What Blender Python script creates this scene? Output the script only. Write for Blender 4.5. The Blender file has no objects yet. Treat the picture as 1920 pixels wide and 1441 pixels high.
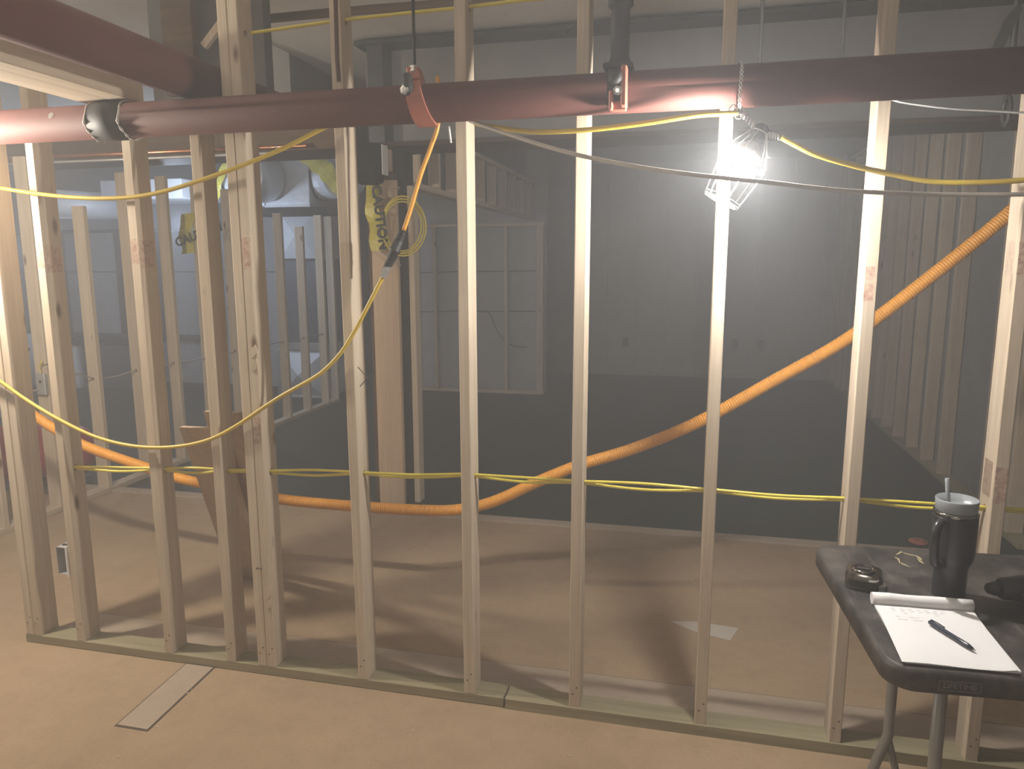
import bpy, bmesh, math, random
from mathutils import Vector, Matrix
random.seed(7)
C = bpy.context.scene.collection
S = bpy.context.scene
R = math.radians

# ------------------------------------------------------------------ camera, air, lamps, exposure
cam = bpy.data.objects.new('camera', bpy.data.cameras.new('camera'))
C.objects.link(cam); S.camera = cam
cam.data.sensor_width = 36.0
cam.data.lens = 1387.9 / 1920 * 36.0
cam.data.clip_start = 0.05
p_, r_, w_ = 0.162226, -0.0036245, 0.234367
fwd = Vector((-math.sin(w_)*math.cos(p_), math.cos(w_)*math.cos(p_), -math.sin(p_)))
rt = Vector((math.cos(w_), math.sin(w_), 0)); up = rt.cross(fwd)
rt2 = math.cos(r_)*rt + math.sin(r_)*up; up2 = -math.sin(r_)*rt + math.cos(r_)*up
cam.matrix_world = Matrix(((rt2.x, up2.x, -fwd.x, 0), (rt2.y, up2.y, -fwd.y, -2.34481),
                           (rt2.z, up2.z, -fwd.z, 1.56274), (0, 0, 0, 1)))

S.view_settings.view_transform = 'Standard'
S.view_settings.look = 'None'
S.view_settings.gamma = 1.0
S.view_settings.use_curve_mapping = False
S.view_settings.exposure = 0.0

world = bpy.data.worlds.new('world'); S.world = world; world.use_nodes = True
wn = world.node_tree; wn.nodes.clear()
wo = wn.nodes.new('ShaderNodeOutputWorld'); bg = wn.nodes.new('ShaderNodeBackground')
bg.inputs['Color'].default_value = (0.5, 0.6, 0.8, 1); bg.inputs['Strength'].default_value = 0.0
wn.links.new(bg.outputs[0], wo.inputs['Surface'])
vs = wn.nodes.new('ShaderNodeVolumeScatter')           # thin dust in the air, also standing in for lens glare round the lamp
vs.inputs['Color'].default_value = (0.91, 0.945, 1.0, 1)
vs.inputs['Density'].default_value = 0.048
vs.inputs['Anisotropy'].default_value = 0.2
wn.links.new(vs.outputs[0], wo.inputs['Volume'])

BULB_COL = (1.0, 0.96, 0.90)
def point_lamp(name, loc, power, col, rad=0.04):
    l = bpy.data.lights.new(name, 'POINT'); l.energy = power; l.color = col; l.shadow_soft_size = rad
    o = bpy.data.objects.new(name, l); C.objects.link(o); o.location = loc
    return o
# next lamp of the string just out of the frame, two added fill lamps, and the daylight bulb of the mechanical room
point_lamp('string_and_fill_light', (-2.80, -0.25, 1.92), 115, (1.0, 0.91, 0.78))
point_lamp('string_and_fill_light', (-0.6, -4.3, 1.9), 40, (1.0, 0.92, 0.82), 0.35)  # unseen fill lamp added behind the camera
point_lamp('string_and_fill_light', (0.3, 3.1, 2.62), 14, (1.0, 0.95, 0.90), 0.05)  # unseen lamp added behind the beam to brighten the far walls
point_lamp('mechanical_room_light', (-4.95, 4.2, 1.95), 45, (0.62, 0.76, 1.0), 0.08)
point_lamp('mechanical_room_light', (-7.2, 4.6, 1.7), 14, (0.62, 0.76, 1.0), 0.08)
S.cycles.volume_bounces = 1
S.cycles.max_bounces = 8
S.cycles.sample_clamp_indirect = 4.0
S.cycles.use_denoising = True

# ------------------------------------------------------------------ materials
def new_mat(name):
    m = bpy.data.materials.new(name); m.use_nodes = True
    return m, m.node_tree, m.node_tree.nodes['Principled BSDF']
def node(t, kind, **kw):
    n = t.nodes.new(kind)
    for k, v in kw.items(): setattr(n, k, v)
    return n
def mix_col(t, fac, a, b, blend='MIX'):
    m = node(t, 'ShaderNodeMix', data_type='RGBA', blend_type=blend)
    for sock, v in ((m.inputs[0], fac), (m.inputs[6], a), (m.inputs[7], b)):
        if isinstance(v, (int, float)): sock.default_value = v
        elif isinstance(v, tuple): sock.default_value = (*v[:3], 1)
        else: t.links.new(v, sock)
    return m.outputs[2]
def ramp(t, src, stops):
    r = node(t, 'ShaderNodeValToRGB'); e = r.color_ramp.elements
    while len(e) < len(stops): e.new(0.5)
    for el, (p, c) in zip(e, stops):
        el.position = p; el.color = (c, c, c, 1) if isinstance(c, (int, float)) else (*c, 1)
    t.links.new(src, r.inputs[0]); return r.outputs[0]
def coords(t, scale=(1, 1, 1), rnd=True):
    tc = node(t, 'ShaderNodeTexCoord'); mp = node(t, 'ShaderNodeMapping')
    mp.inputs['Scale'].default_value = scale
    t.links.new(tc.outputs['Object'], mp.inputs['Vector'])
    if rnd:
        oi = node(t, 'ShaderNodeObjectInfo'); mu = node(t, 'ShaderNodeMath', operation='MULTIPLY')
        mu.inputs[1].default_value = 37.0
        t.links.new(oi.outputs['Random'], mu.inputs[0])
        cb = node(t, 'ShaderNodeCombineXYZ')
        for i in range(3): t.links.new(mu.outputs[0], cb.inputs[i])
        ad = node(t, 'ShaderNodeVectorMath', operation='ADD')
        t.links.new(mp.outputs[0], ad.inputs[0]); t.links.new(cb.outputs[0], ad.inputs[1])
        return ad.outputs[0]
    return mp.outputs[0]
def noise(t, vec, scale, detail=4, rough=0.55):
    n = node(t, 'ShaderNodeTexNoise'); n.inputs['Scale'].default_value = scale
    n.inputs['Detail'].default_value = detail; n.inputs['Roughness'].default_value = rough
    t.links.new(vec, n.inputs['Vector']); return n.outputs['Fac']
def bump(t, b, h, strength, dist=0.002):
    n = node(t, 'ShaderNodeBump'); n.inputs['Strength'].default_value = strength; n.inputs['Distance'].default_value = dist
    t.links.new(h, n.inputs['Height']); t.links.new(n.outputs[0], b.inputs['Normal'])

def wood(name, axis, light, dark, rough=0.75, knots=True):
    m, t, b = new_mat(name)
    sc = [26.0, 26.0, 26.0]; sc['xyz'.index(axis)] = 0.9
    v = coords(t, tuple(sc))
    g = noise(t, v, 1.0, 6, 0.6)
    col = mix_col(t, ramp(t, g, ((0.32, 0.0), (0.72, 1.0))), light, dark)
    sc2 = [150.0] * 3; sc2['xyz'.index(axis)] = 5.0
    fine = noise(t, coords(t, tuple(sc2)), 1.0, 2)
    col = mix_col(t, 0.16, col, ramp(t, fine, ((0.35, 0.25), (0.65, 1.0))), 'MULTIPLY')
    big = noise(t, coords(t, (3, 3, 3)), 1.0, 2)
    col = mix_col(t, ramp(t, big, ((0.45, 0.0), (0.75, 0.22))), col, tuple(c*0.72 for c in dark))
    if knots:
        sk = [9.0] * 3; sk['xyz'.index(axis)] = 3.2
        vo = node(t, 'ShaderNodeTexVoronoi'); t.links.new(coords(t, tuple(sk)), vo.inputs['Vector'])
        vo.inputs['Scale'].default_value = 1.0
        k = ramp(t, vo.outputs['Distance'], ((0.055, 1.0), (0.14, 0.0)))
        sel = ramp(t, node_sep(t, vo.outputs['Color']), ((0.55, 0.0), (0.6, 1.0)))
        mu = node(t, 'ShaderNodeMath', operation='MULTIPLY'); t.links.new(k, mu.inputs[0]); t.links.new(sel, mu.inputs[1])
        col = mix_col(t, mu.outputs[0], col, (dark[0]*0.33, dark[1]*0.26, dark[2]*0.22))
    oi = node(t, 'ShaderNodeObjectInfo')
    col = mix_col(t, 0.5, col, ramp(t, oi.outputs['Random'], ((0.0, (0.80, 0.78, 0.76)), (1.0, (1.0, 1.0, 1.0)))), 'MULTIPLY')
    t.links.new(col, b.inputs['Base Color']); b.inputs['Roughness'].default_value = rough
    b.inputs['Specular IOR Level'].default_value = 0.25
    bump(t, b, fine, 0.12)
    return m
def node_sep(t, col):
    s = node(t, 'ShaderNodeSeparateColor'); t.links.new(col, s.inputs[0]); return s.outputs[0]
def plain(name, col, rough=0.5, metal=0.0, var=0.12, vs=8.0, spec=0.5, bmp=0.0):
    m, t, b = new_mat(name)
    n = noise(t, coords(t), vs, 4)
    c = mix_col(t, ramp(t, n, ((0.3, 0.0), (0.7, 1.0))), col, tuple(x*(1-var*2.2) for x in col))
    t.links.new(c, b.inputs['Base Color']); b.inputs['Roughness'].default_value = rough
    b.inputs['Metallic'].default_value = metal; b.inputs['Specular IOR Level'].default_value = spec
    if bmp: bump(t, b, n, bmp)
    return m
def concrete(name, a, b_, c_, scale=1.0, rough=0.85, spots=()):
    m, t, b = new_mat(name)
    v = coords(t, (scale,)*3, False)
    n1 = noise(t, v, 1.3, 5, 0.6); n2 = noise(t, v, 9.0, 5, 0.65); n3 = noise(t, v, 160.0, 2)
    col = mix_col(t, ramp(t, n1, ((0.35, 0.0), (0.68, 1.0))), a, b_)
    col = mix_col(t, ramp(t, n2, ((0.45, 0.0), (0.8, 0.45))), col, c_)
    col = mix_col(t, 0.22, col, ramp(t, n3, ((0.3, 0.45), (0.7, 1.0))), 'MULTIPLY')
    tc = node(t, 'ShaderNodeTexCoord')
    for (sx, sy, rad, sc) in spots:                       # dabs of red marking paint on the slab
        d = node(t, 'ShaderNodeVectorMath', operation='DISTANCE')
        t.links.new(tc.outputs['Object'], d.inputs[0]); d.inputs[1].default_value = (sx, sy, 0)
        nz = noise(t, v, 26.0, 3)
        ad = node(t, 'ShaderNodeMath', operation='MULTIPLY_ADD'); t.links.new(nz, ad.inputs[0])
        ad.inputs[1].default_value = rad*1.6; t.links.new(d.outputs['Value'], ad.inputs[2])
        col = mix_col(t, ramp(t, ad.outputs[0], ((rad*0.9, 0.42), (rad*1.7, 0.0))), col, sc)
    t.links.new(col, b.inputs['Base Color']); b.inputs['Roughness'].default_value = rough
    b.inputs['Specular IOR Level'].default_value = 0.25
    bump(t, b, n2, 0.12, 0.004)
    return m
def emit(name, col, st):
    m, t, b = new_mat(name)
    b.inputs['Base Color'].default_value = (*col, 1); b.inputs['Emission Color'].default_value = (*col, 1)
    b.inputs['Emission Strength'].default_value = st
    return m

LW, DW = (0.65, 0.55, 0.43), (0.55, 0.445, 0.33)
M = {}
for ax in 'xyz': M['wood_'+ax] = wood('pine_lumber_'+ax, ax, LW, DW)
M['treated'] = wood('treated_lumber', 'x', (0.40, 0.35, 0.225), (0.27, 0.245, 0.15))
M['treated_y'] = wood('treated_lumber_y', 'y', (0.40, 0.35, 0.225), (0.27, 0.245, 0.15))
M['brown_wood'] = wood('brown_timber', 'x', (0.13, 0.08, 0.05), (0.075, 0.046, 0.03), knots=False)
M['board'] = wood('pale_board', 'z', (0.62, 0.47, 0.33), (0.53, 0.39, 0.265), knots=False)
M['bark'] = plain('bark', (0.11, 0.05, 0.03), 0.9, bmp=0.6, vs=60)
M['floor'] = concrete('concrete_floor', (0.42, 0.305, 0.195), (0.35, 0.25, 0.158), (0.27, 0.19, 0.12),
    spots=((0.225, 1.42, 0.035, (0.45, 0.10, 0.06)), (-1.2, 1.72, 0.16, (0.42, 0.20, 0.13)), (-2.5, 1.75, 0.14, (0.42, 0.20, 0.13)), (0.1, 1.72, 0.12, (0.40, 0.19, 0.13))))
M['patch'] = concrete('patch_concrete', (0.44, 0.355, 0.275), (0.39, 0.31, 0.235), (0.32, 0.25, 0.18), 3.0)
M['gap'] = plain('dark_gap', (0.10, 0.075, 0.055), 0.95)
M['green'] = concrete('green_membrane', (0.030, 0.043, 0.033), (0.022, 0.032, 0.025), (0.017, 0.024, 0.020), 0.7, 0.6)
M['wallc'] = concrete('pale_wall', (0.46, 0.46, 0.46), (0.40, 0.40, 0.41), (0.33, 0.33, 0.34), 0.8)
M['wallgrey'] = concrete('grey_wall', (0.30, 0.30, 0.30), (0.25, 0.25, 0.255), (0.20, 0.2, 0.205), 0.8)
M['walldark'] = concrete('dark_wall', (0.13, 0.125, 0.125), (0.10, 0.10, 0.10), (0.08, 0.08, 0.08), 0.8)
M['farwall'] = concrete('far_wall_grey', (0.50, 0.485, 0.48), (0.45, 0.435, 0.43), (0.40, 0.39, 0.385), 0.8)
M['ceil'] = concrete('ceiling_concrete', (0.78, 0.76, 0.72), (0.70, 0.68, 0.64), (0.60, 0.58, 0.54), 0.7)
M['pipe'] = plain('red_primed_pipe', (0.105, 0.038, 0.031), 0.75, 0.0, 0.08, 5.0, 0.25)
M['redlug'] = plain('red_cast_coupling', (0.44, 0.145, 0.10), 0.45, 0.0, 0.1, 20.0)
M['black'] = plain('black_iron', (0.018, 0.016, 0.016), 0.65, 0.0, 0.1, 20.0)
M['darkpipe'] = plain('dark_steel_pipe', (0.075, 0.078, 0.076), 0.5, 0.2)
M['webgrey'] = plain('grey_painted_steel_web', (0.30, 0.295, 0.285), 0.6, 0.0, 0.1, 3.0)
M['steelbeam'] = plain('dark_primed_steel', (0.055, 0.038, 0.035), 0.6, 0.0)
M['bolt'] = plain('zinc_bolt', (0.72, 0.72, 0.70), 0.28, 1.0)
M['galv'] = None
M['putty'] = plain('pale_sealant', (0.55, 0.50, 0.46), 0.7)
M['rubber'] = plain('black_rubber', (0.022, 0.021, 0.022), 0.55)
M['copper'] = plain('copper', (0.75, 0.33, 0.18), 0.25, 1.0)
M['orange'] = plain('orange_plastic', (0.80, 0.35, 0.03), 0.42, 0.0, 0.07)
M['yellow'] = plain('yellow_cord', (0.60, 0.43, 0.05), 0.42, 0.0, 0.05)
M['yellowpale'] = plain('yellow_cable', (0.74, 0.62, 0.08), 0.4, 0.0, 0.05)
M['orangecord'] = plain('orange_cord', (0.80, 0.38, 0.05), 0.42)
M['greycable'] = plain('grey_cable', (0.42, 0.37, 0.32), 0.5)
M['white'] = plain('white_plastic', (0.78, 0.78, 0.78), 0.5, 0, 0.04)
M['foil'] = plain('silver_tape', (0.75, 0.75, 0.74), 0.3, 0.7, 0.1, 40, bmp=0.5)
M['tape'] = plain('caution_tape', (0.60, 0.52, 0.06), 0.4, 0.0, 0.12, 12)
M['ink'] = plain('black_print', (0.015, 0.015, 0.012), 0.6)
M['wire'] = plain('zinc_wire', (0.80, 0.80, 0.80), 0.3, 0.6)
M['boxsteel'] = plain('box_steel', (0.62, 0.62, 0.62), 0.4, 0.5)
M['paper'] = plain('white_paper', (0.80, 0.79, 0.80), 0.7, 0.0, 0.03)
M['scrap'] = plain('grey_paper', (0.52, 0.47, 0.41), 0.8, 0.0, 0.05)
M['pencil'] = plain('pencil_marks', (0.42, 0.42, 0.45), 0.8)
M['pen'] = plain('navy_pen', (0.012, 0.022, 0.045), 0.25)
M['tumbler'] = plain('charcoal_tumbler', (0.020, 0.021, 0.024), 0.35)
M['chrome'] = plain('dark_chrome', (0.33, 0.31, 0.28), 0.12, 1.0)
M['legsteel'] = plain('grey_painted_steel', (0.30, 0.28, 0.25), 0.4)
M['redpaint'] = plain('red_tank', (0.36, 0.025, 0.03), 0.45)
M['blackpvc'] = plain('black_plastic', (0.008, 0.008, 0.008), 0.7, spec=0.2)
M['collar'] = plain('shield_collar', (0.55, 0.55, 0.55), 0.5)
M['glue'] = plain('dried_glue', (0.40, 0.35, 0.20), 0.7)
M['bluegrey'] = plain('blue_grey_cabinet', (0.085, 0.095, 0.125), 0.5)
M['dim'] = plain('edge_print', (0.24, 0.23, 0.21), 0.6)

m, t, b = new_mat('galvanized_steel'); M['galv'] = m              # crinkled, bright sheet metal
n = noise(t, coords(t), 26.0, 3); n2 = noise(t, coords(t), 4.0, 3)
t.links.new(mix_col(t, n2, (0.70, 0.71, 0.73), (0.52, 0.53, 0.55)), b.inputs['Base Color'])
b.inputs['Metallic'].default_value = 0.25; b.inputs['Roughness'].default_value = 0.35; bump(t, b, n, 0.35, 0.006)
m, t, b = new_mat('galvanized_smooth'); M['galvs'] = m
n2 = noise(t, coords(t), 5.0, 3)
t.links.new(mix_col(t, n2, (0.82, 0.84, 0.87), (0.70, 0.73, 0.77)), b.inputs['Base Color'])
b.inputs['Metallic'].default_value = 0.15; b.inputs['Roughness'].default_value = 0.5
m, t, b = new_mat('table_plastic'); M['table'] = m                # charcoal top, scuffed and dusty
v = coords(t, (1, 1, 1), False)
n1 = noise(t, v, 7.0, 6, 0.7); n2 = noise(t, coords(t, (60, 9, 9), False), 1.0, 3); n3 = noise(t, v, 400, 2)
c = mix_col(t, ramp(t, n1, ((0.42, 0.0), (0.75, 0.6))), (0.022, 0.020, 0.019), (0.19, 0.165, 0.15))
c = mix_col(t, ramp(t, n2, ((0.62, 0.0), (0.75, 0.3))), c, (0.26, 0.225, 0.20))
t.links.new(c, b.inputs['Base Color']); b.inputs['Roughness'].default_value = 0.5; bump(t, b, n3, 0.2, 0.001)
m, t, b = new_mat('red_crayon'); M['crayon'] = m                  # broken red lumber-crayon print
v = coords(t); n = noise(t, v, 60.0, 3, 0.7)
tr = node(t, 'ShaderNodeBsdfTransparent'); mx = node(t, 'ShaderNodeMixShader')
b.inputs['Base Color'].default_value = (0.58, 0.22, 0.18, 1); b.inputs['Roughness'].default_value = 0.8
t.links.new(ramp(t, n, ((0.42, 0.02), (0.70, 0.28))), mx.inputs[0])
out = t.nodes['Material Output']; t.links.new(tr.outputs[0], mx.inputs[1]); t.links.new(b.outputs[0], mx.inputs[2]); t.links.new(mx.outputs[0], out.inputs[0])
m, t, b = new_mat('frosted_lid'); M['lid'] = m
b.inputs['Base Color'].default_value = (0.40, 0.43, 0.46, 1); b.inputs['Roughness'].default_value = 0.3
b.inputs['Transmission Weight'].default_value = 0.45

# ------------------------------------------------------------------ mesh helpers (all in world metres)
class MB:
    def __init__(s): s.v = []; s.f = []; s.sm = []
    def add(s, vs, fs, smooth=False):
        o = len(s.v); s.v += [tuple(x) for x in vs]
        s.f += [tuple(i + o for i in f) for f in fs]; s.sm += [smooth] * len(fs)
        return s
    def hexa(s, P):
        return s.add(P, ((0, 3, 2, 1), (4, 5, 6, 7), (0, 1, 5, 4), (1, 2, 6, 5), (2, 3, 7, 6), (3, 0, 4, 7)))
    def box(s, x0, x1, y0, y1, z0, z1, c=0.0):
        if not c:
            return s.hexa([(x0, y0, z0), (x1, y0, z0), (x1, y1, z0), (x0, y1, z0), (x0, y0, z1), (x1, y0, z1), (x1, y1, z1), (x0, y1, z1)])
        b = bmesh.new(); bmesh.ops.create_cube(b, size=1.0)
        for q in b.verts: q.co = Vector(((x0+x1)/2 + q.co.x*(x1-x0), (y0+y1)/2 + q.co.y*(y1-y0), (z0+z1)/2 + q.co.z*(z1-z0)))
        bmesh.ops.bevel(b, geom=b.edges[:], offset=c, segments=1, affect='EDGES')
        s.from_bm(b); return s
    def from_bm(s, b, smooth=False):
        b.verts.ensure_lookup_table()
        for i, q in enumerate(b.verts): q.index = i
        s.add([q.co for q in b.verts], [[q.index for q in f.verts] for f in b.faces], smooth); b.free()
    def prism(s, poly, h0, h1, fn=lambda x, y, z: (x, y, z), smooth=False):
        n = len(poly)
        V = [fn(x, y, h0) for x, y in poly] + [fn(x, y, h1) for x, y in poly]
        s.add(V, [tuple(range(n))[::-1], tuple(range(n, 2*n))]); o = len(s.v) - 2*n
        s.f += [(o+i, o+(i+1) % n, o+n+(i+1) % n, o+n+i) for i in range(n)]; s.sm += [smooth]*n
        return s
    def tube(s, pts, r, n=8, caps=True, smooth=True, close=False):
        P = [Vector(p) for p in pts]; k = len(P)
        rr = r if isinstance(r, (list, tuple)) else [r]*k
        T = [((P[(i+1) % k] if close else P[min(i+1, k-1)]) - (P[i-1] if close else P[max(i-1, 0)])).normalized() for i in range(k)]
        a = T[0].orthogonal().normalized(); V = []
        for i in range(k):
            a = (a - T[i]*a.dot(T[i])).normalized(); bb = T[i].cross(a)
            V += [P[i] + (a*math.cos(j*2*math.pi/n) + bb*math.sin(j*2*math.pi/n))*rr[i] for j in range(n)]
        F = []
        for i in range(k if close else k-1):
            i2 = (i+1) % k
            F += [(i*n+j, i*n+(j+1) % n, i2*n+(j+1) % n, i2*n+j) for j in range(n)]
        s.add(V, F, smooth)
        if caps and not close:
            o = len(s.v) - len(V)
            s.f += [tuple(o+j for j in range(n))[::-1], tuple(o+(k-1)*n+j for j in range(n))]; s.sm += [False, False]
        return s
    def lathe(s, prof, cx, cy, n=24, axis=None, smooth=True):
        # prof (r, h); axis None = vertical through cx, cy; else (origin, direction)
        if axis is None: o_, d_ = Vector((cx, cy, 0)), Vector((0, 0, 1))
        else: o_, d_ = Vector(axis[0]), Vector(axis[1]).normalized()
        a = d_.orthogonal().normalized(); bb = d_.cross(a); V = []
        for r, h in prof:
            V += [o_ + d_*h + (a*math.cos(j*2*math.pi/n) + bb*math.sin(j*2*math.pi/n))*r for j in range(n)]
        k = len(prof)
        F = [(i*n+j, i*n+(j+1) % n, (i+1)*n+(j+1) % n, (i+1)*n+j) for i in range(k-1) for j in range(n)]
        o = len(s.v); s.add(V, F, smooth)
        s.f += [tuple(o+j for j in range(n))[::-1], tuple(o+(k-1)*n+j for j in range(n))]; s.sm += [False, False]
        return s
    def build(s, name, mat, parent=None, label=None, kind=None):
        me = bpy.data.meshes.new(name)
        org = Vector((0, 0, 0))
        q = parent
        while q is not None: org += q.location; q = q.parent
        o = bpy.data.objects.new(name, me); C.objects.link(o)
        loc = Vector((0, 0, 0))
        if parent is None and s.v:                          # a thing of one mesh: origin at the middle of its base
            xs, ys, zs = zip(*s.v); loc = Vector(((min(xs)+max(xs))/2, (min(ys)+max(ys))/2, min(zs)))
        elif s.v and getattr(s, 'own', False):
            xs, ys, zs = zip(*s.v); loc = Vector(((min(xs)+max(xs))/2, (min(ys)+max(ys))/2, min(zs))) - org
        me.from_pydata([(x-org.x-loc.x, y-org.y-loc.y, z-org.z-loc.z) for x, y, z in s.v], [], s.f)
        me.polygons.foreach_set('use_smooth', s.sm); me.update()
        b = bmesh.new(); b.from_mesh(me); bmesh.ops.recalc_face_normals(b, faces=b.faces[:]); b.to_mesh(me); b.free()
        o.location = loc; o.parent = parent
        if mat is not None: me.materials.append(M[mat] if isinstance(mat, str) else mat)
        if label: o['label'] = label
        if kind: o['kind'] = kind
        return o
def tag(o, label, cat, group=None, kind=None):
    o['label'] = label; o['category'] = cat
    if group: o['group'] = group
    if kind: o['kind'] = kind
    return o
def thing(name, loc, label, cat, group=None, kind=None):
    o = bpy.data.objects.new(name, None); C.objects.link(o); o.location = loc; o.empty_display_size = 0.1
    return tag(o, label, cat, group, kind)
def struct(name, mb, mat, parent=None):
    o = mb.build(name, mat, parent)
    if parent is None: o['kind'] = 'structure'
    return o
def spline(pts, n=10):
    P = [Vector(p) for p in pts]; P = [P[0]*2 - P[1]] + P + [P[-1]*2 - P[-2]]; out = []
    for i in range(1, len(P)-2):
        for k in range(n):
            t = k/n; a, b, c, d = P[i-1], P[i], P[i+1], P[i+2]
            out.append(0.5*((2*b) + (c-a)*t + (2*a-5*b+4*c-d)*t*t + (3*b-a-3*c+d)*t**3))
    out.append(P[-2]); return out
def resample(pts, step):
    L = [0.0]
    for a, b in zip(pts, pts[1:]): L.append(L[-1] + (b-a).length)
    n = max(2, int(L[-1]/step)); out = []; i = 0
    for k in range(n+1):
        d = L[-1]*k/n
        while i < len(L)-2 and L[i+1] < d: i += 1
        f = (d-L[i])/max(1e-9, L[i+1]-L[i]); out.append(pts[i].lerp(pts[i+1], min(1, f)))
    return out
def text_mesh(name, body, mat, parent, origin, ux, uy, size, depth=0.0006, bold=0.0):
    """flat lettering laid on a surface: ux is the reading direction, uy the up direction of the letters"""
    cu = bpy.data.curves.new('letters', 'FONT'); cu.body = body; cu.size = size; cu.align_x = 'CENTER'; cu.align_y = 'CENTER'
    cu.resolution_u = 3; cu.offset = bold; cu.extrude = depth
    tmp = bpy.data.objects.new('letters', cu); C.objects.link(tmp)
    me = bpy.data.meshes.new_from_object(tmp.evaluated_get(bpy.context.evaluated_depsgraph_get()))
    bpy.data.objects.remove(tmp)
    ux = Vector(ux).normalized(); uz = ux.cross(Vector(uy)).normalized(); uy = uz.cross(ux)
    mb = MB(); o_ = Vector(origin)
    mb.add([o_ + ux*q.co.x + uy*q.co.y + uz*q.co.z for q in me.vertices], [tuple(f.vertices) for f in me.polygons])
    bpy.data.meshes.remove(me)
    return mb.build(name, mat, parent)

# ------------------------------------------------------------------ the shell of the basement
H = 2.90
fl = MB().box(-8.0, 4.0, -5.0, 1.845, -0.12, 0.0)
floor = struct('floor', fl, 'floor')
# cut-and-filled strips in the slab: pale patches lying a hair proud, ringed by an open joint
def patch(x0, x1, y0, y1, sk=0.0, name='concrete_patch', g=0.012, ends=True):
    f = lambda x, y, z: (x + sk*(y - y0), y, z)
    MB().prism([(x0-g, y0-(g if ends else 0)), (x1+g, y0-(g if ends else 0)), (x1+g, y1+(g if ends else 0)), (x0-g, y1+(g if ends else 0))], -0.01, 0.0012, f).build('patch_joint', 'gap', floor)
    MB().prism([(x0, y0), (x1, y0), (x1, y1), (x0, y1)], -0.01, 0.0035, f).build(name, 'patch', floor)
patch(-1.865, -1.745, -0.40, -0.004, -0.06, g=0.007)
patch(-2.6, 1.75, 0.1, 0.285, 0.0, g=0.006)
struct('trim_1', MB().box(-8.0, 4.0, 1.845, 1.935, -0.1, 0.012, 0.004), 'patch')           # curb strip along the slab edge
struct('floor_rear', MB().box(-10.0, 4.0, 1.935, 8.6, -0.12, 0.0), 'green')
struct('ceiling', MB().box(-10.0, 4.0, -5.0, 8.6, H, H+0.15), 'ceil')
struct('wall_back', MB().box(-3.96, 4.0, 8.15, 8.3, -0.1, H+0.1), 'farwall')
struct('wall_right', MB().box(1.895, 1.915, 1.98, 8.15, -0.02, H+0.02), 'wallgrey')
struct('wall_left', MB().box(-9.2, -9.05, -5.0, 8.6, -0.1, H+0.1), 'wallc')
struct('wall_front', MB().box(-9.05, 4.0, -5.1, -5.0, -0.1, H+0.1), 'wallc')
struct('wall_side', MB().box(3.9, 4.0, -5.0, 8.15, -0.1, H+0.1), 'wallc')
wm = MB().box(-9.05, -3.98, 6.17, 6.3, -0.02, H+0.02)                                        # daylit wall of the mechanical room
wall_mech = struct('wall_mechanical', wm, 'wallc')
MB().box(-9.05, -4.9, 6.162, 6.17, 1.462, 1.474).build('form_line', 'gap', wall_mech)
MB().box(-9.05, -6.2, 6.06, 6.17, 0.60, 0.645).build('ledge', 'walldark', wall_mech)
wi = struct('wall_inner', MB().box(-3.5, -1.67, 6.42, 6.56, -0.02, H+0.02), 'wallc')         # pale wall behind the far framing
for z in (1.462, 0.98):
    MB().tube([(-3.5, 6.416, z - 0.02), (-2.9, 6.414, z), (-1.8, 6.416, z+0.012)], 0.006, 5).build('form_line', 'gap', wi)
MB().tube(spline([(-2.47, 6.40, 0.98), (-2.37, 6.40, 0.96), (-2.25, 6.40, 0.72), (-2.1, 6.40, 0.58), (-1.9, 6.40, 0.56)], 6), 0.006, 5).build('cable', 'gap', wi)
# pale sheets on the low wall above the left framing, seen past the pipe
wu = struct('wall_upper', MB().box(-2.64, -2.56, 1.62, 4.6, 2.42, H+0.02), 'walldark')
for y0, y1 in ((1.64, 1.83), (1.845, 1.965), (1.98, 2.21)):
    MB().box(-2.56, -2.548, y0, y1, 2.45, H-0.005).build('panel', 'ceil', wu)

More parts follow.
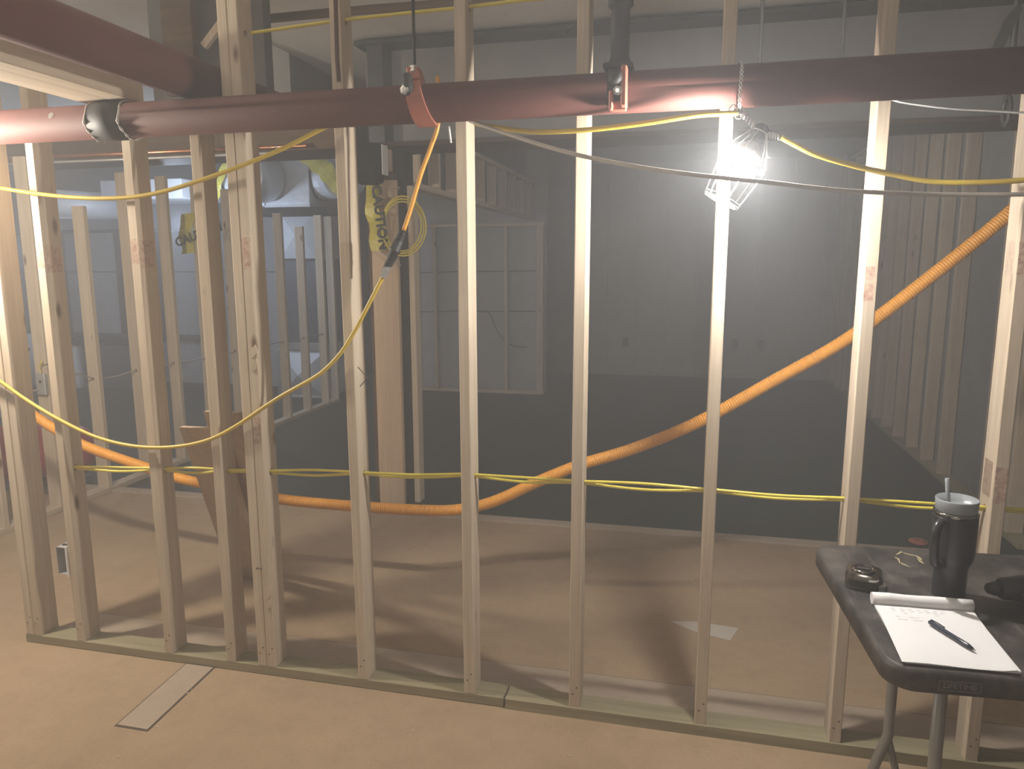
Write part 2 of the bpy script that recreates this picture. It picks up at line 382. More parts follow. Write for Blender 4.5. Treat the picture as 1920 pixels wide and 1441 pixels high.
# ------------------------------------------------------------------ lumber
def stud_mesh(name, h, holes=(), mat='wood_z', turned=False, w=0.038, d=0.089, c=0.003):
    """one stud standing on its base centre, eased edges, drilled through its wide faces at the given heights"""
    a, b = w/2, d/2; mb = MB()
    oc = [(-a, -b+c), (-a+c, -b), (a-c, -b), (a, -b+c), (a, b-c), (a-c, b), (-a+c, b), (-a, b-c)]
    V = [(x, y, 0) for x, y in oc] + [(x, y, h) for x, y in oc]
    F = [tuple(range(8))[::-1], tuple(range(8, 16))]
    for i in range(8):
        j = (i+1) % 8
        if holes and i in (3, 7): continue
        F.append((i, j, 8+j, 8+i))
    mb.add(V, F)
    if holes:
        r = 0.0125; yb = b-c
        for sx in (-1, 1):
            z = 0.0
            for hz in sorted(holes):
                mb.add([(sx*a, -yb, z), (sx*a, yb, z), (sx*a, yb, hz-yb), (sx*a, -yb, hz-yb)], [(0, 1, 2, 3)])
                sq = [(yb, 0), (yb, yb), (0, yb), (-yb, yb), (-yb, 0), (-yb, -yb), (0, -yb), (yb, -yb)]
                V = [(sx*a, y, hz+q) for y, q in sq] + [(sx*a, r*math.cos(k*PI4), hz+r*math.sin(k*PI4)) for k in range(8)]
                mb.add(V, [(k, (k+1) % 8, 8+(k+1) % 8, 8+k) for k in range(8)])
                z = hz+yb
            mb.add([(sx*a, -yb, z), (sx*a, yb, z), (sx*a, yb, h), (sx*a, -yb, h)], [(0, 1, 2, 3)])
        for hz in holes:
            V = [(sx*a, r*math.cos(k*PI4), hz+r*math.sin(k*PI4)) for sx in (-1, 1) for k in range(8)]
            mb.add(V, [(k, (k+1) % 8, 8+(k+1) % 8, 8+k) for k in range(8)])
    if turned: mb.v = [(y, -x, z) for x, y, z in mb.v]
    me = bpy.data.meshes.new(name); me.from_pydata(mb.v, [], mb.f)
    bb = bmesh.new(); bb.from_mesh(me); bmesh.ops.remove_doubles(bb, verts=bb.verts[:], dist=1e-5)
    bmesh.ops.recalc_face_normals(bb, faces=bb.faces[:]); bb.to_mesh(me); bb.free()
    me.materials.append(M[mat]); return me
PI4 = math.pi/4
def put(name, me, parent, loc, rot=(0, 0, 0), label=None):
    o = bpy.data.objects.new(name, me); C.objects.link(o); o.parent = parent
    o.location = Vector(loc) - parent.location; o.rotation_euler = rot
    if label: o['label'] = label
    return o

T = 0.038                                                     # plate thickness
# --- the big framed wall across the picture
sw = thing('stud_wall', (-0.9, 0.045, 0), 'long frame of pale pine studs on a greenish sole plate crossing the whole room', 'stud wall', kind='thing')
TOP = 2.862
def zh(x): return 0.762 + max(0, min(1, (x+2.35)/1.65))*0.075   # the run of the two yellow cables
XS = [-1.533, -1.135, -0.7225, -0.342, 0.0835, 0.503, 0.897]
full = [(-2.64, 0), (-2.60, 0), (-2.388, 1), (-1.969, 1), (-1.691, 2), (-1.553, 3), (-1.514, 3)] + [(x, 3) for x in XS[1:]]
for x, k in full:
    holes = [] if k == 0 else [zh(x)-T]
    h = TOP-T
    if k == 2: h = 2.075-T
    if k < 2: h = 2.30-T
    if k == 3 and x < -0.3: holes.append(2.334-T + (x+1.476)*0.03)
    lean = {-0.342: 0.0026, 0.0835: 0.002, 0.503: 0.004, -1.135: -0.004}.get(x, 0)
    s = put('stud', stud_mesh('stud', h, holes), sw, (x, 0.0445, T), (0, lean, 0))
    s['lean'] = lean
MB().box(-2.665, -0.596, 0.0, 0.089, 0, T, 0.003).build('sole_plate', 'treated', sw)
MB().prism([(-0.588, -0.006), (1.75, -0.006), (1.75, 0.083), (-0.588, 0.083)], 0, T).build('sole_plate', 'treated', sw)
MB().box(-1.60, 1.75, 0.0, 0.089, TOP, TOP+T, 0.003).build('top_plate', 'wood_x', sw)
# crayon prints and bark on some of the studs
def mark(x, y, z, w, h, face='f'):
    if face == 'f': mb = MB().box(x-w/2, x+w/2, y-0.0006, y, z-h/2, z+h/2)
    else: mb = MB().box(x-0.0006, x, y-w/2, y+w/2, z-h/2, z+h/2)
    mb.build('crayon_mark', 'crayon', sw, 'red crayon print')
mark(-2.388, -0.0002, 1.60, 0.036, 0.10); mark(-1.969, -0.0002, 1.61, 0.036, 0.09); mark(-1.514, -0.0002, 1.60, 0.036, 0.11)
mark(-1.514, -0.0002, 0.965, 0.034, 0.10); mark(0.503, -0.0002, 1.50, 0.03, 0.10); mark(0.897+0.001, -0.0002, 1.57, 0.036, 0.09); mark(0.897, -0.0002, 0.92, 0.034, 0.11)
mark(-2.368+0.0006, 0.04, 1.585, 0.07, 0.10, 's'); mark(-1.949+0.0006, 0.04, 1.6, 0.07, 0.10, 's'); mark(0.878, 0.045, 0.93, 0.06, 0.11, 's'); mark(0.878, 0.045, 1.57, 0.05, 0.10, 's')
bk = MB().tube(resample([Vector((-1.137, 0.002, 2.15)), Vector((-1.14, 0.002, 2.22)), Vector((-1.136, 0.002, 2.55))], 0.02), 0.008, 6)
bk.build('bark', 'bark', sw, 'strip of dark bark left on the stud edge')
for px in (-1.505,):                                           # torn grain on the doubled stud
    for z in (0.27, 0.31, 1.18, 1.23):
        MB().prism([(px-0.014, z), (px+0.012, z+0.02), (px+0.006, z+0.05), (px-0.010, z+0.035)], -0.004, 0.001, lambda x, y, h: (x, h, y)).build('splinter', 'wood_z', sw)
MB().tube([(-1.545, 0.0, 0.437), (-1.546, -0.012, 0.437), (-1.542, -0.016, 0.438), (-1.518, -0.017, 0.441)], 0.0018, 6).build('bent_nail', 'gap', sw, 'bent nail')
# nail heads in the plates and studs
for x, k in full:
    for q in (0.05, 0.075):
        MB().lathe([(0.003, 0), (0.003, 0.0012)], 0, 0, 8, ((x + (0.008 if q > 0.06 else -0.006), 0.0, q+T), (0, -1, 0))).build('nail', 'gap', sw)

# --- framing of the mechanical room, running back on the left
lw = thing('stud_wall', (-3.915, 3.4, 0), 'left wall frame of bare studs running back toward the furnace', 'stud wall', kind='thing')
me_t = stud_mesh('stud', 1.96-T, (0.80-T,), 'wood_z', True)
TOPS = [2.2, 2.2, 2.2, 1.943, 2.2, 2.22, 2.2, 2.2, 2.2, 2.05, 1.94, 2.08]
for k in range(-3, 9):
    put('stud', stud_mesh('stud', TOPS[k+3]-T, (0.80-T,), 'wood_z', True), lw, (-3.915, 1.84+0.4064*k, T))
put('stud', stud_mesh('stud', 2.08-T, (), 'wood_z', True), lw, (-3.915, 5.33, T))
MB().box(-3.96, -3.87, 0.6, 5.35, 0, T, 0.003).build('sole_plate', 'wood_y', lw)
lc = MB().tube(spline([(-3.915, 0.6, 0.80), (-3.915, 1.43, 0.80), (-3.88, 1.63, 0.86), (-3.915, 1.84, 0.80), (-3.92, 2.05, 0.785), (-3.915, 2.25, 0.80), (-3.92, 3.0, 0.79), (-3.915, 3.87, 0.80), (-3.915, 4.28, 0.80), (-3.92, 4.48, 0.775), (-3.915, 4.68, 0.80), (-3.915, 5.09, 0.80)], 6), 0.005, 6).build('house_wire', 'greycable')
tag(lc, 'thin wire threaded through the studs of the left wall frame', 'cable')

# --- framing along the right side
rw = thing('stud_wall', (1.845, 5.0, 0), 'right wall frame of studs running back into the hazy room', 'stud wall', kind='thing')
me_r = stud_mesh('stud', 2.75-T, (), 'wood_z', True)
y = 2.21
for k in range(15):
    if k == 2: continue
    put('stud', me_r, rw, (1.845, 2.25+0.4064*k, T))
MB().box(1.80, 1.89, 2.06, 8.0, 0, T, 0.003).build('sole_plate', 'treated_y', rw)
MB().box(1.80, 1.89, 2.06, 8.0, 2.75, 2.75+T, 0.003).build('top_plate', 'wood_y', rw)

# --- short framed wall at the far left of the big room, and the framed drop above it
bw = thing('stud_wall', (-2.5, 6.3, 0), 'short wall frame at the far end, pale wall behind it, below the dropped framing', 'stud wall', kind='thing')
me_b = stud_mesh('stud', 2.03-2*T, (), 'wood_z')
for x in (-3.38, -3.02, -2.62, -2.13, -1.695):
    put('stud', me_b, bw, (x, 6.315, T))
put('stud', me_b, bw, (-1.735, 6.315, T))
MB().box(-3.40, -1.67, 6.27, 6.36, 0, T, 0.003).build('sole_plate', 'wood_x', bw)
MB().box(-3.40, -1.67, 6.27, 6.36, 2.03-T, 2.03, 0.003).build('top_plate', 'wood_x', bw)
sf = thing('framed_drop', (-1.85, 4.4, 2.06), 'dropped ceiling framing of short uprights running back above the far wall frame', 'framing')
me_d = stud_mesh('stud', 0.36, (), 'wood_z', True)
for k in range(10):
    put('upright', me_d, sf, (-1.845, 2.55+0.4064*k, 2.10))
MB().box(-1.89, -1.80, 2.47, 6.40, 2.06, 2.10, 0.003).build('bottom_plate', 'wood_y', sf)
MB().box(-1.89, -1.80, 2.47, 6.40, 2.46, 2.50, 0.003).build('top_plate', 'wood_y', sf)
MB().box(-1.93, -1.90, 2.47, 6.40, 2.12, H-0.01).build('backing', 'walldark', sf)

# --- studs of the far wall
fw_ = thing('stud_wall', (0.1, 8.08, 0), 'farthest wall frame, faint in the haze at the end of the big room', 'stud wall', kind='thing')
me_f = stud_mesh('stud', H-T-0.02, (), 'farwall', d=0.05)  # studs take the wall's grey; haze is put into their colour
for k in range(9):
    put('stud', me_f, fw_, (-1.55+0.4064*k, 8.122, T))
MB().box(-1.6, 1.8, 8.095, 8.148, 0, T, 0.003).build('sole_plate', 'farwall', fw_)
for x, lab in ((-0.85, 'faint dark wiring box standing alone low on the farthest wall'), (0.62, 'faint wiring box low on the farthest wall, the left one of the close pair'), (0.95, 'faint wiring box low on the farthest wall, the right one of the close pair')):
    tag(MB().box(x-0.04, x+0.04, 8.06, 8.15, 0.40, 0.53, 0.004).build('wiring_box', 'walldark'), lab, 'wiring box', 'wiring boxes on the farthest wall')

# ------------------------------------------------------------------ beam, post and boards
bm_ = thing('steel_beam', (-0.1, 2.17, 2.255), 'deep grey steel beam with dark flanges, just behind the red pipe', 'beam', kind='thing')
MB().box(-2.0, 1.79, 2.0, 2.36, 2.262, 2.285).build('bottom_flange', 'brown_wood', bm_)
MB().box(-2.0, 1.79, 2.165, 2.18, 2.285, 2.85).build('web', 'webgrey', bm_)
MB().box(-2.0, 1.79, 2.0, 2.34, 2.85, 2.875).build('top_flange', 'darkpipe', bm_)
MB().box(-1.93, -1.83, 2.02, 2.165, 2.285, 2.85).build('stiffener', 'darkpipe', bm_)
bc = MB().box(-0.635, -0.605, 1.985, 2.0, 2.76, 2.93, 0.003).box(-0.635, -0.605, 1.985, 2.08, 2.878, 2.90, 0.003).build('clamp', 'boxsteel', bm_, 'pale clamp hooked over the flange')
MB().tube([(-0.63, 1.99, 2.885), (-0.72, 2.02, 2.83)], 0.011, 6).build('clamp_arm', 'darkpipe', bc)
br = thing('timber_ledger', (-5.0, 2.03, 2.262), 'brown timber ledger running left from the boxed post, behind the red pipe', 'beam', kind='thing')
MB().box(-9.0, -2.01, 2.0, 2.04, 2.262, 2.40, 0.003).build('face_board', 'brown_wood', br)
MB().box(-9.0, -2.01, 2.04, 2.42, 2.262, 2.30, 0.003).build('under_board', 'steelbeam', br)
ps = thing('support_post', (-1.8, 2.15, 0), 'boxed post with a wide pale board in front of a black steel column', 'post')
MB().box(-1.945, -1.772, 2.03, 2.068, 0, 2.07, 0.003).build('cladding_board', 'board', ps)
MB().box(-1.985, -1.947, 2.07, 2.16, 0, 2.07, 0.003).build('side_board', 'brown_wood', ps)
MB().box(-1.90, -1.79, 2.09, 2.25, 0, 0.012).build('base_plate', 'black', ps)
MB().box(-1.90, -1.735, 2.10, 2.112, 0.0, 2.262).build('column', 'black', ps)
MB().box(-1.90, -1.735, 2.222, 2.236, 0.0, 2.262).build('column_flange', 'black', ps)
MB().box(-1.83, -1.818, 2.112, 2.222, 0.0, 2.262).build('column_web', 'black', ps)
MB().box(-1.728, -1.690, 2.10, 2.19, 0.0, 2.04, 0.003).build('side_stud', 'wood_z', ps)
MB().box(-1.93, -1.78, 2.03, 2.068, 2.075, 2.115, 0.003).build('block', 'brown_wood', ps)
MB().box(-1.90, -1.80, 2.035, 2.06, 2.12, 2.25, 0.003).build('top_block', 'board', ps)

hd = thing('lumber_header', (-1.95, -1.9, 2.11), 'pale two-ply wooden header resting on the red pipe, top left', 'lumber')
MB().box(-1.925, -1.847, -3.4, -0.055, 2.11, 2.20, 0.003).build('ply', 'wood_y', hd)
MB().box(-2.052, -1.928, -3.4, -0.060, 2.112, 2.152, 0.003).build('ply', 'wood_y', hd)

def leaner(x, y0, w, h, dx, dy, th, label):
    f = lambda a, z, t_: (x + a + dx*z/h, y0 + dy*z/h + t_, z)
    o = MB().prism([(0, 0), (w, 0), (w, h), (0, h)], 0, th, f).build('offcut_board', 'board')
    return tag(o, label, 'board', 'offcut boards behind the studs')
leaner(-2.225, 0.79, 0.18, 0.93, 0.285, -0.665, 0.03, 'wide offcut board leaning behind the left studs, the shorter and nearer of the pair')
leaner(-2.165, 0.86, 0.15, 0.99, 0.315, -0.70, 0.03, 'offcut board leaning behind the left studs, the taller one behind its mate')
# dark panel standing in for shade above the branch pipe, with one upright in front of it
wd = struct('wall_shade_panel', MB().box(-2.23, -1.70, 0.50, 0.56, 2.20, H+0.02), 'walldark')
MB().box(-2.095, -1.955, 0.40, 0.44, 2.24, H-0.01, 0.003).build('upright_board', 'brown_wood', wd)  # pine upright in shade; the brown colour carries its shadow
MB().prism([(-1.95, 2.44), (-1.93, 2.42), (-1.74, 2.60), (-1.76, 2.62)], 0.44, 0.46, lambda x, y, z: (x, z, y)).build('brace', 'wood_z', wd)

# ------------------------------------------------------------------ pipes
PY, PZ, PR = -0.092, 2.046, 0.057
def arc_band(mb, x0, x1, r, a0, a1, n=14, th=0.008):
    """curved strap round the long pipe between two angles (degrees, 0 = toward the camera, 90 = up)"""
    V = []
    for i in range(n+1):
        a = R(a0 + (a1-a0)*i/n)
        for rr in (r, r+th):
            for x in (x0, x1): V.append((x, PY - rr*math.cos(a), PZ + rr*math.sin(a)))
    F = []
    for i in range(n):
        o = i*4; F += [(o, o+1, o+5, o+4), (o+2, o+6, o+7, o+3), (o, o+4, o+6, o+2), (o+1, o+3, o+7, o+5)]
    F += [(0, 2, 3, 1), (n*4, n*4+1, n*4+3, n*4+2)]
    return mb.add(V, F)
mp = thing('fire_pipe', (-0.6, PY, PZ-PR), 'long red sprinkler main running level across the front of the stud wall', 'pipe')
MB().lathe([(PR, 0), (PR, 5.2)], 0, 0, 40, ((-3.4, PY, PZ), (1, 0, 0))).build('pipe_run', 'pipe', mp)
# black joint with pale sealant at both rims
cp = MB().lathe([(PR, 0), (0.064, 0.002), (0.064, 0.128), (PR, 0.13)], 0, 0, 40, ((-1.992, PY, PZ), (1, 0, 0))).build('pipe_joint', 'black', mp, 'black joint sleeve')
for x, rr in ((-1.994, 0.0625), (-1.862, 0.063)):
    pts = [(x + 0.004*math.sin(5*a), PY - rr*math.cos(a), PZ + rr*math.sin(a)) for a in [i*2*math.pi/30 for i in range(30)]]
    MB().tube(pts, [0.0032 + 0.0022*math.sin(3.1*i) for i in range(30)], 6, False, True, True).build('sealant', 'putty', cp)
MB().lathe([(0.012, 0), (0.010, 0.003)], 0, 0, 10, ((-2.135, PY-0.052, PZ+0.018), (0, -1, 0.3))).build('paint_drip', 'putty', mp)
# cast coupling with hanger rod
hk = MB(); arc_band(hk, -0.848, -0.80, PR+0.001, -95, 98, 22, 0.011)
hk.box(-0.848, -0.80, PY-0.022, PY+0.022, PZ+PR+0.010, PZ+PR+0.05, 0.004)
hk.v = [(x + 0.32*(PZ+0.03-z)*(1 if x > -0.83 else 0.55), y, z) for x, y, z in hk.v]
hk = hk.build('coupling', 'redlug', mp, 'red cast coupling with a hanger rod')
MB().lathe([(0.010, 0), (0.016, 0.002), (0.016, 0.012), (0.008, 0.014)], 0, 0, 6, ((-0.845, PY-0.06, PZ+0.028), (-0.2, -1, 0.1)), False).build('bolt', 'bolt', hk)
MB().lathe([(0.012, 0), (0.016, 0.003), (0.014, 0.020), (0.006, 0.022)], 0, 0, 6, ((-0.838, PY-0.01, PZ+PR+0.032), (0, 0, 1)), False).build('nut', 'bolt', hk)
MB().lathe([(0.0135, 0), (0.017, 0.01), (0.015, 0.06), (0.006, 0.066)], 0, 0, 10, ((-0.838, PY-0.055, PZ+PR-0.045), (-0.05, -0.15, 1))).build('bolt_head', 'black', hk)
MB().lathe([(0.005, 0), (0.005, 0.745)], 0, 0, 8, ((-0.838, PY-0.005, PZ+PR+0.05), (0, 0, 1))).build('hanger_rod', 'black', hk)
# mechanical tee with the black riser
te = MB(); arc_band(te, -0.245, -0.195, PR+0.001, -40, 200, 24, 0.012)
te.box(-0.262, -0.178, PY-0.04, PY+0.04, PZ+PR+0.004, PZ+PR+0.02, 0.004)
te = te.build('tee_saddle', 'black', mp, 'black tee saddle under the riser')
lg = MB()
lg.box(-0.205, -0.188, PY-0.092, PY-0.045, PZ-0.055, PZ+0.055, 0.004); lg.box(-0.238, -0.226, PY-0.088, PY-0.045, PZ-0.062, PZ-0.008, 0.004)
lg.box(-0.238, -0.190, PY-0.070, PY-0.045, PZ-0.062, PZ-0.035, 0.003)
lg.build('coupling_lug', 'redlug', te, 'orange-red coupling lugs')
MB().lathe([(0.012, 0), (0.020, 0.004), (0.018, 0.016), (0.006, 0.02)], 0, 0, 14, ((-0.219, PY-0.085, PZ+0.022), (-0.1, -1, 0.1))).build('bolt_head', 'black', te)
MB().lathe([(0.008, 0), (0.013, 0.002), (0.013, 0.014), (0.006, 0.016)], 0, 0, 6, ((-0.213, PY-0.082, PZ-0.012), (0, -1, -0.1)), False).build('bolt', 'bolt', te)
ri = MB().lathe([(0.034, 0), (0.034, 0.012), (0.027, 0.03), (0.026, 0.16), (0.030, 0.162), (0.036, 0.168), (0.036, 0.21), (0.031, 0.216), (0.031, 0.235), (0.036, 0.24), (0.036, 0.30), (0.026, 0.305), (0.026, 0.785)], 0, 0, 24, ((-0.217, PY, PZ+PR+0.01), (0, 0, 1)))
ri.build('riser', 'black', mp, 'black threaded riser')
b2 = thing('fire_pipe', (-1.645, -1.2, 2.105), 'red sprinkler branch coming overhead from the top left corner', 'pipe')
MB().lathe([(0.068, 0), (0.068, 5.05)], 0, 0, 36, ((-1.642, -4.6, 2.174), (0, 1, 0))).build('pipe_run', 'pipe', b2)

cpo = thing('copper_pipe', (-3.0, 1.9, 2.26), 'shiny copper pipe along the brown beam, behind the left studs', 'pipe')
MB().lathe([(0.014, 0), (0.014, 5.2)], 0, 0, 14, ((-7.5, 1.93, 2.275), (1, 0, 0))).build('pipe_run', 'copper', cpo)
for x in (-4.6, -3.5, -2.5):
    MB().tube([(x, 1.93 - 0.018*math.cos(a), 2.275 - 0.018*math.sin(a)) for a in [i*math.pi/6 - 0.5 for i in range(8)]] + [(x, 1.995, 2.285)], 0.004, 6).build('clip', 'bolt', cpo)
tag(MB().lathe([(0.009, 0), (0.009, 5.0)], 0, 0, 10, ((-7.5, 1.9, 2.235), (1, 0, 0))).build('steel_conduit', 'boxsteel'), 'thin bright conduit running just under the copper pipe', 'conduit')

for x, y, lab in ((0.21, 0.5, 'thin dark hanger rod dropping behind the stud above the lit lamp'), (0.475, 0.5, 'thin dark hanger rod between the lamp and the next stud to its right')):
    tag(MB().lathe([(0.006, 0), (0.006, 0.66), (0.012, 0.66), (0.012, 0.68)], 0, 0, 8, ((x, y, H-0.68), (0, 0, 1))).build('hanger_rod', 'darkpipe'), lab, 'rod')
hg = thing('pipe_hanger', (0.98, 0.5, 2.0), 'dark pipe hanger with a slanted flat bar, top right corner', 'hanger')
MB().lathe([(0.010, 0), (0.010, 0.81)], 0, 0, 8, ((0.99, 0.5, 2.09), (0, 0, 1))).build('rod', 'darkpipe', hg)
MB().prism([(0.985, 2.37), (0.957, 2.33), (0.925, 2.235), (0.957, 2.235), (1.005, 2.36)], 0.49, 0.505, lambda x, y, z: (x, z, y)).build('bar', 'darkpipe', hg)
MB().tube([(0.99, 0.5 - 0.03*math.cos(a), 2.05 + 0.045*math.sin(a)) for a in [i*2*math.pi/16 for i in range(16)]], 0.007, 6, False, True, True).build('ring', 'darkpipe', hg)

# ------------------------------------------------------------------ caged work lamp on its twisted wire
LY = -0.16
ax0 = Vector((0.171, -0.160, 1.910)); ax1 = Vector((0.076, -0.170, 1.731))
A = (ax1-ax0).normalized(); U = Vector((0, -1, 0)); U = (U - A*U.dot(A)).normalized(); W_ = A.cross(U)
lamp = thing('work_lamp', ax0, 'lit bare bulb in a wire cage hanging from the red pipe', 'lamp')
MB().lathe([(0.012, -0.02), (0.020, -0.014), (0.021, 0.02), (0.016, 0.028)], 0, 0, 16, (ax0, A)).build('socket', 'black', lamp)
MB().lathe([(0.0135, 0.026), (0.018, 0.034), (0.030, 0.050), (0.035, 0.059), (0.034, 0.061), (0.012, 0.058)], 0, 0, 20, (ax0, A)).build('shield_collar', 'collar', lamp)  # collar flared to hold the bulb's light off the pipe above
bulb = MB().lathe([(0.0270, 0.0605), (0.0300, 0.068), (0.0310, 0.077), (0.0290, 0.090), (0.022, 0.101), (0.011, 0.107), (0.002, 0.108)], 0, 0, 14, (ax0, A))
bulb.build('bulb', emit('lit_bulb', BULB_COL, 2050), lamp)
def cp_(r, h, a): return ax0 + A*h + (U*math.cos(a) + W_*math.sin(a))*r
prof = [(0.022, 0.0), (0.048, 0.042), (0.066, 0.082), (0.067, 0.10), (0.058, 0.16), (0.052, 0.20)]
for k in range(6):
    a = k*math.pi/3 + 0.25
    MB().tube([cp_(r, h, a) for r, h in prof], 0.0016, 5, smooth=False).build('cage_wire', 'wire', lamp)
for r, h in ((0.066, 0.092), (0.053, 0.196), (0.051, 0.204), (0.022, 0.0)):
    MB().tube([cp_(r, h, i*math.pi/12) for i in range(24)], 0.0017, 5, False, True, True).build('cage_ring', 'wire', lamp)
for off in (-0.026, 0.0, 0.026):
    q = math.sqrt(0.051**2 - off**2)
    MB().tube([ax0 + A*0.204 + U*off + W_*q, ax0 + A*0.206 + U*off - W_*q], 0.0015, 5).build('cage_wire', 'wire', lamp)
# hook spring at the socket neck and the tie wire up to the pipe
def helix(p, q, r, turns, n=10):
    p, q = Vector(p), Vector(q); d = (q-p); a = d.normalized().orthogonal().normalized(); b = d.normalized().cross(a)
    return [p + d*(i/(turns*n)) + (a*math.cos(i*2*math.pi/n) + b*math.sin(i*2*math.pi/n))*r for i in range(int(turns*n)+1)]
MB().tube(helix((0.123, -0.160, 1.960), (0.160, -0.160, 1.921), 0.007, 5), 0.0025, 6).build('neck_spring', 'wire', lamp)
MB().tube(helix((0.180, -0.160, 1.908), (0.223, -0.160, 1.895), 0.007, 6), 0.0025, 6).build('neck_spring', 'wire', lamp)
tw = thing('tie_wire', (0.115, -0.16, 1.95), 'twisted silver wire tying the lit lamp to the red pipe', 'wire')
for ph in (0, math.pi):
    P = [Vector((0.118, PY-0.045, 2.092)), Vector((0.116, PY-0.066, 2.06)), Vector((0.113, PY-0.09, 2.0)), Vector((0.114, -0.160, 1.972))]
    Q = resample(spline(P, 8), 0.004)
    MB().tube([q + Vector((math.cos(i*0.9+ph), 0.3*math.sin(i*0.9+ph), 0.2*math.sin(i*0.9+ph)))*0.0038 for i, q in enumerate(Q)], 0.0018, 5).build('strand', 'wire', tw)
MB().tube(spline([(0.118, PY-0.045, 2.092), (0.112, PY+0.0, PZ+PR+0.004), (0.118, PY+0.062, 2.046), (0.112, PY+0.0, PZ-PR-0.004), (0.108, PY-0.07, 1.97)], 8), 0.002, 5).build('loop', 'wire', tw)
kn = MB()
for (x, z, r) in ((0.098, 1.972, 0.011), (0.118, 1.968, 0.010), (0.113, 1.955, 0.008)):
    kn.tube([(x + r*math.cos(a), -0.16 + 0.4*r*math.cos(2*a), z + r*math.sin(a)) for a in [i*2*math.pi/12 for i in range(12)]], 0.0022, 5, False, True, True)
kn.build('knot', 'wire', tw)

# ------------------------------------------------------------------ cords and cables
def cable(name, pts, r, mat, label, cat='cable', group=None, n=10, sides=8):
    o = MB().tube(spline(pts, n), r, sides).build(name, mat)
    return tag(o, label, cat, group)
cable('lamp_cord', [(-0.669, -0.030, 1.993), (-0.597, -0.045, 1.976), (-0.474, -0.070, 1.953), (-0.324, -0.100, 1.946), (-0.153, -0.130, 1.951), (-0.007, -0.155, 1.962), (0.064, -0.160, 1.963), (0.112, -0.160, 1.962)], 0.0075, 'yellow', 'yellow cord under the red pipe, coming to the lit lamp from its left side', 'cord')
cable('lamp_cord', [(0.225, -0.160, 1.895), (0.262, -0.150, 1.876), (0.321, -0.130, 1.850), (0.440, -0.080, 1.820), (0.542, -0.050, 1.799), (0.641, -0.035, 1.780), (0.747, -0.035, 1.775), (0.862, -0.035, 1.778), (1.009, -0.035, 1.797)], 0.0075, 'yellow', 'yellow cord leaving the lit lamp toward the last studs', 'cord')
cable('lamp_cord', [(-2.561, -0.200, 1.917), (-2.544, -0.100, 1.872), (-2.484, -0.050, 1.844), (-2.272, -0.030, 1.812), (-2.043, -0.030, 1.797), (-1.843, -0.030, 1.809), (-1.604, -0.030, 1.862), (-1.356, -0.030, 1.935), (-1.199, -0.025, 1.998), (-1.152, -0.022, 2.021), (-1.121, -0.022, 2.083)], 0.0075, 'yellow', 'yellow lamp cord sagging across the tops of the left studs', 'cord')
cable('grey_cable', [(-0.686, -0.030, 2.002), (-0.464, -0.120, 1.914), (-0.312, -0.180, 1.863), (-0.143, -0.240, 1.819), (0.013, -0.270, 1.790), (0.189, -0.260, 1.768), (0.315, -0.200, 1.756), (0.436, -0.120, 1.751), (0.640, -0.050, 1.745), (0.867, -0.030, 1.741), (1.017, -0.030, 1.740)], 0.006, 'greycable', 'thin grey cable stretched in front of the lit lamp cage', 'cable')
cable('white_wire', [(0.519, -0.030, 2.003), (0.559, -0.035, 1.990), (0.665, -0.035, 1.971), (0.758, -0.030, 1.962), (0.847, -0.030, 1.952), (0.996, -0.030, 1.939)], 0.003, 'white', 'thin white wire under the right end of the red pipe', 'cable')
cable('loose_wire', [(-0.750, -0.040, 1.987), (-0.745, -0.040, 1.945), (-0.744, -0.040, 1.936)], 0.003, 'white', 'short white wire end poking down under the pipe beside a stud', 'cable', n=4)
cable('twig_wire', [(-1.105, -0.006, 1.211), (-1.085, -0.012, 1.194), (-1.068, -0.012, 1.176), (-1.081, -0.012, 1.161), (-1.100, -0.006, 1.144)], 0.0016, 'gap', 'thin dark bent wire sticking out of a stud beside the yellow cord', 'wire', n=4)
cable('upper_cable', [(-1.476, 0.045, 2.335), (-1.336, 0.045, 2.342), (-1.142, 0.045, 2.351), (-0.955, 0.045, 2.355), (-0.739, 0.045, 2.358), (-0.499, 0.045, 2.364), (-0.342, 0.045, 2.360)], 0.006, 'yellowpale', 'dull yellow cable through the upper studs above the red pipe', 'cable')
cable('upper_conduit', [(-2.001, 0.900, 2.666), (-1.549, 0.900, 2.668), (-1.003, 0.900, 2.663), (-0.677, 0.900, 2.665)], 0.02, 'brown_wood', 'brown rod near the ceiling, above the dull yellow cable', 'pipe', n=4)

xc = thing('extension_cord', (-1.4, -0.02, 0.88), 'orange and yellow extension cord hanging in a long loop in front of the left studs', 'cord')
up_c = spline([(-0.79, -0.022, 2.14), (-0.791, -0.022, 2.005), (-0.817, -0.022, 1.930), (-0.852, -0.022, 1.849), (-0.887, -0.022, 1.749), (-0.917, -0.022, 1.670)], 8)
MB().tube(up_c, 0.0072, 10).build('upper_cord', 'orangecord', xc, 'orange upper length')
lo_c = spline([(-0.983, -0.022, 1.540), (-1.007, -0.022, 1.500), (-1.053, -0.020, 1.423), (-1.109, -0.016, 1.334), (-1.160, -0.016, 1.263), (-1.219, -0.016, 1.205), (-1.276, -0.016, 1.166), (-1.417, -0.014, 1.090), (-1.597, -0.013, 0.978), (-1.723, -0.013, 0.919), (-1.874, -0.013, 0.887), (-2.038, -0.013, 0.882), (-2.204, -0.013, 0.909), (-2.368, -0.014, 0.971), (-2.509, -0.014, 1.041), (-2.621, -0.020, 1.114), (-2.751, -0.030, 1.205)], 10)
MB().tube(lo_c, 0.0072, 10).build('lower_cord', 'yellow', xc, 'yellow lower length')
pa, pb = Vector((-0.919, -0.022, 1.666)), Vector((-0.977, -0.022, 1.553)); L_ = (pb-pa).length
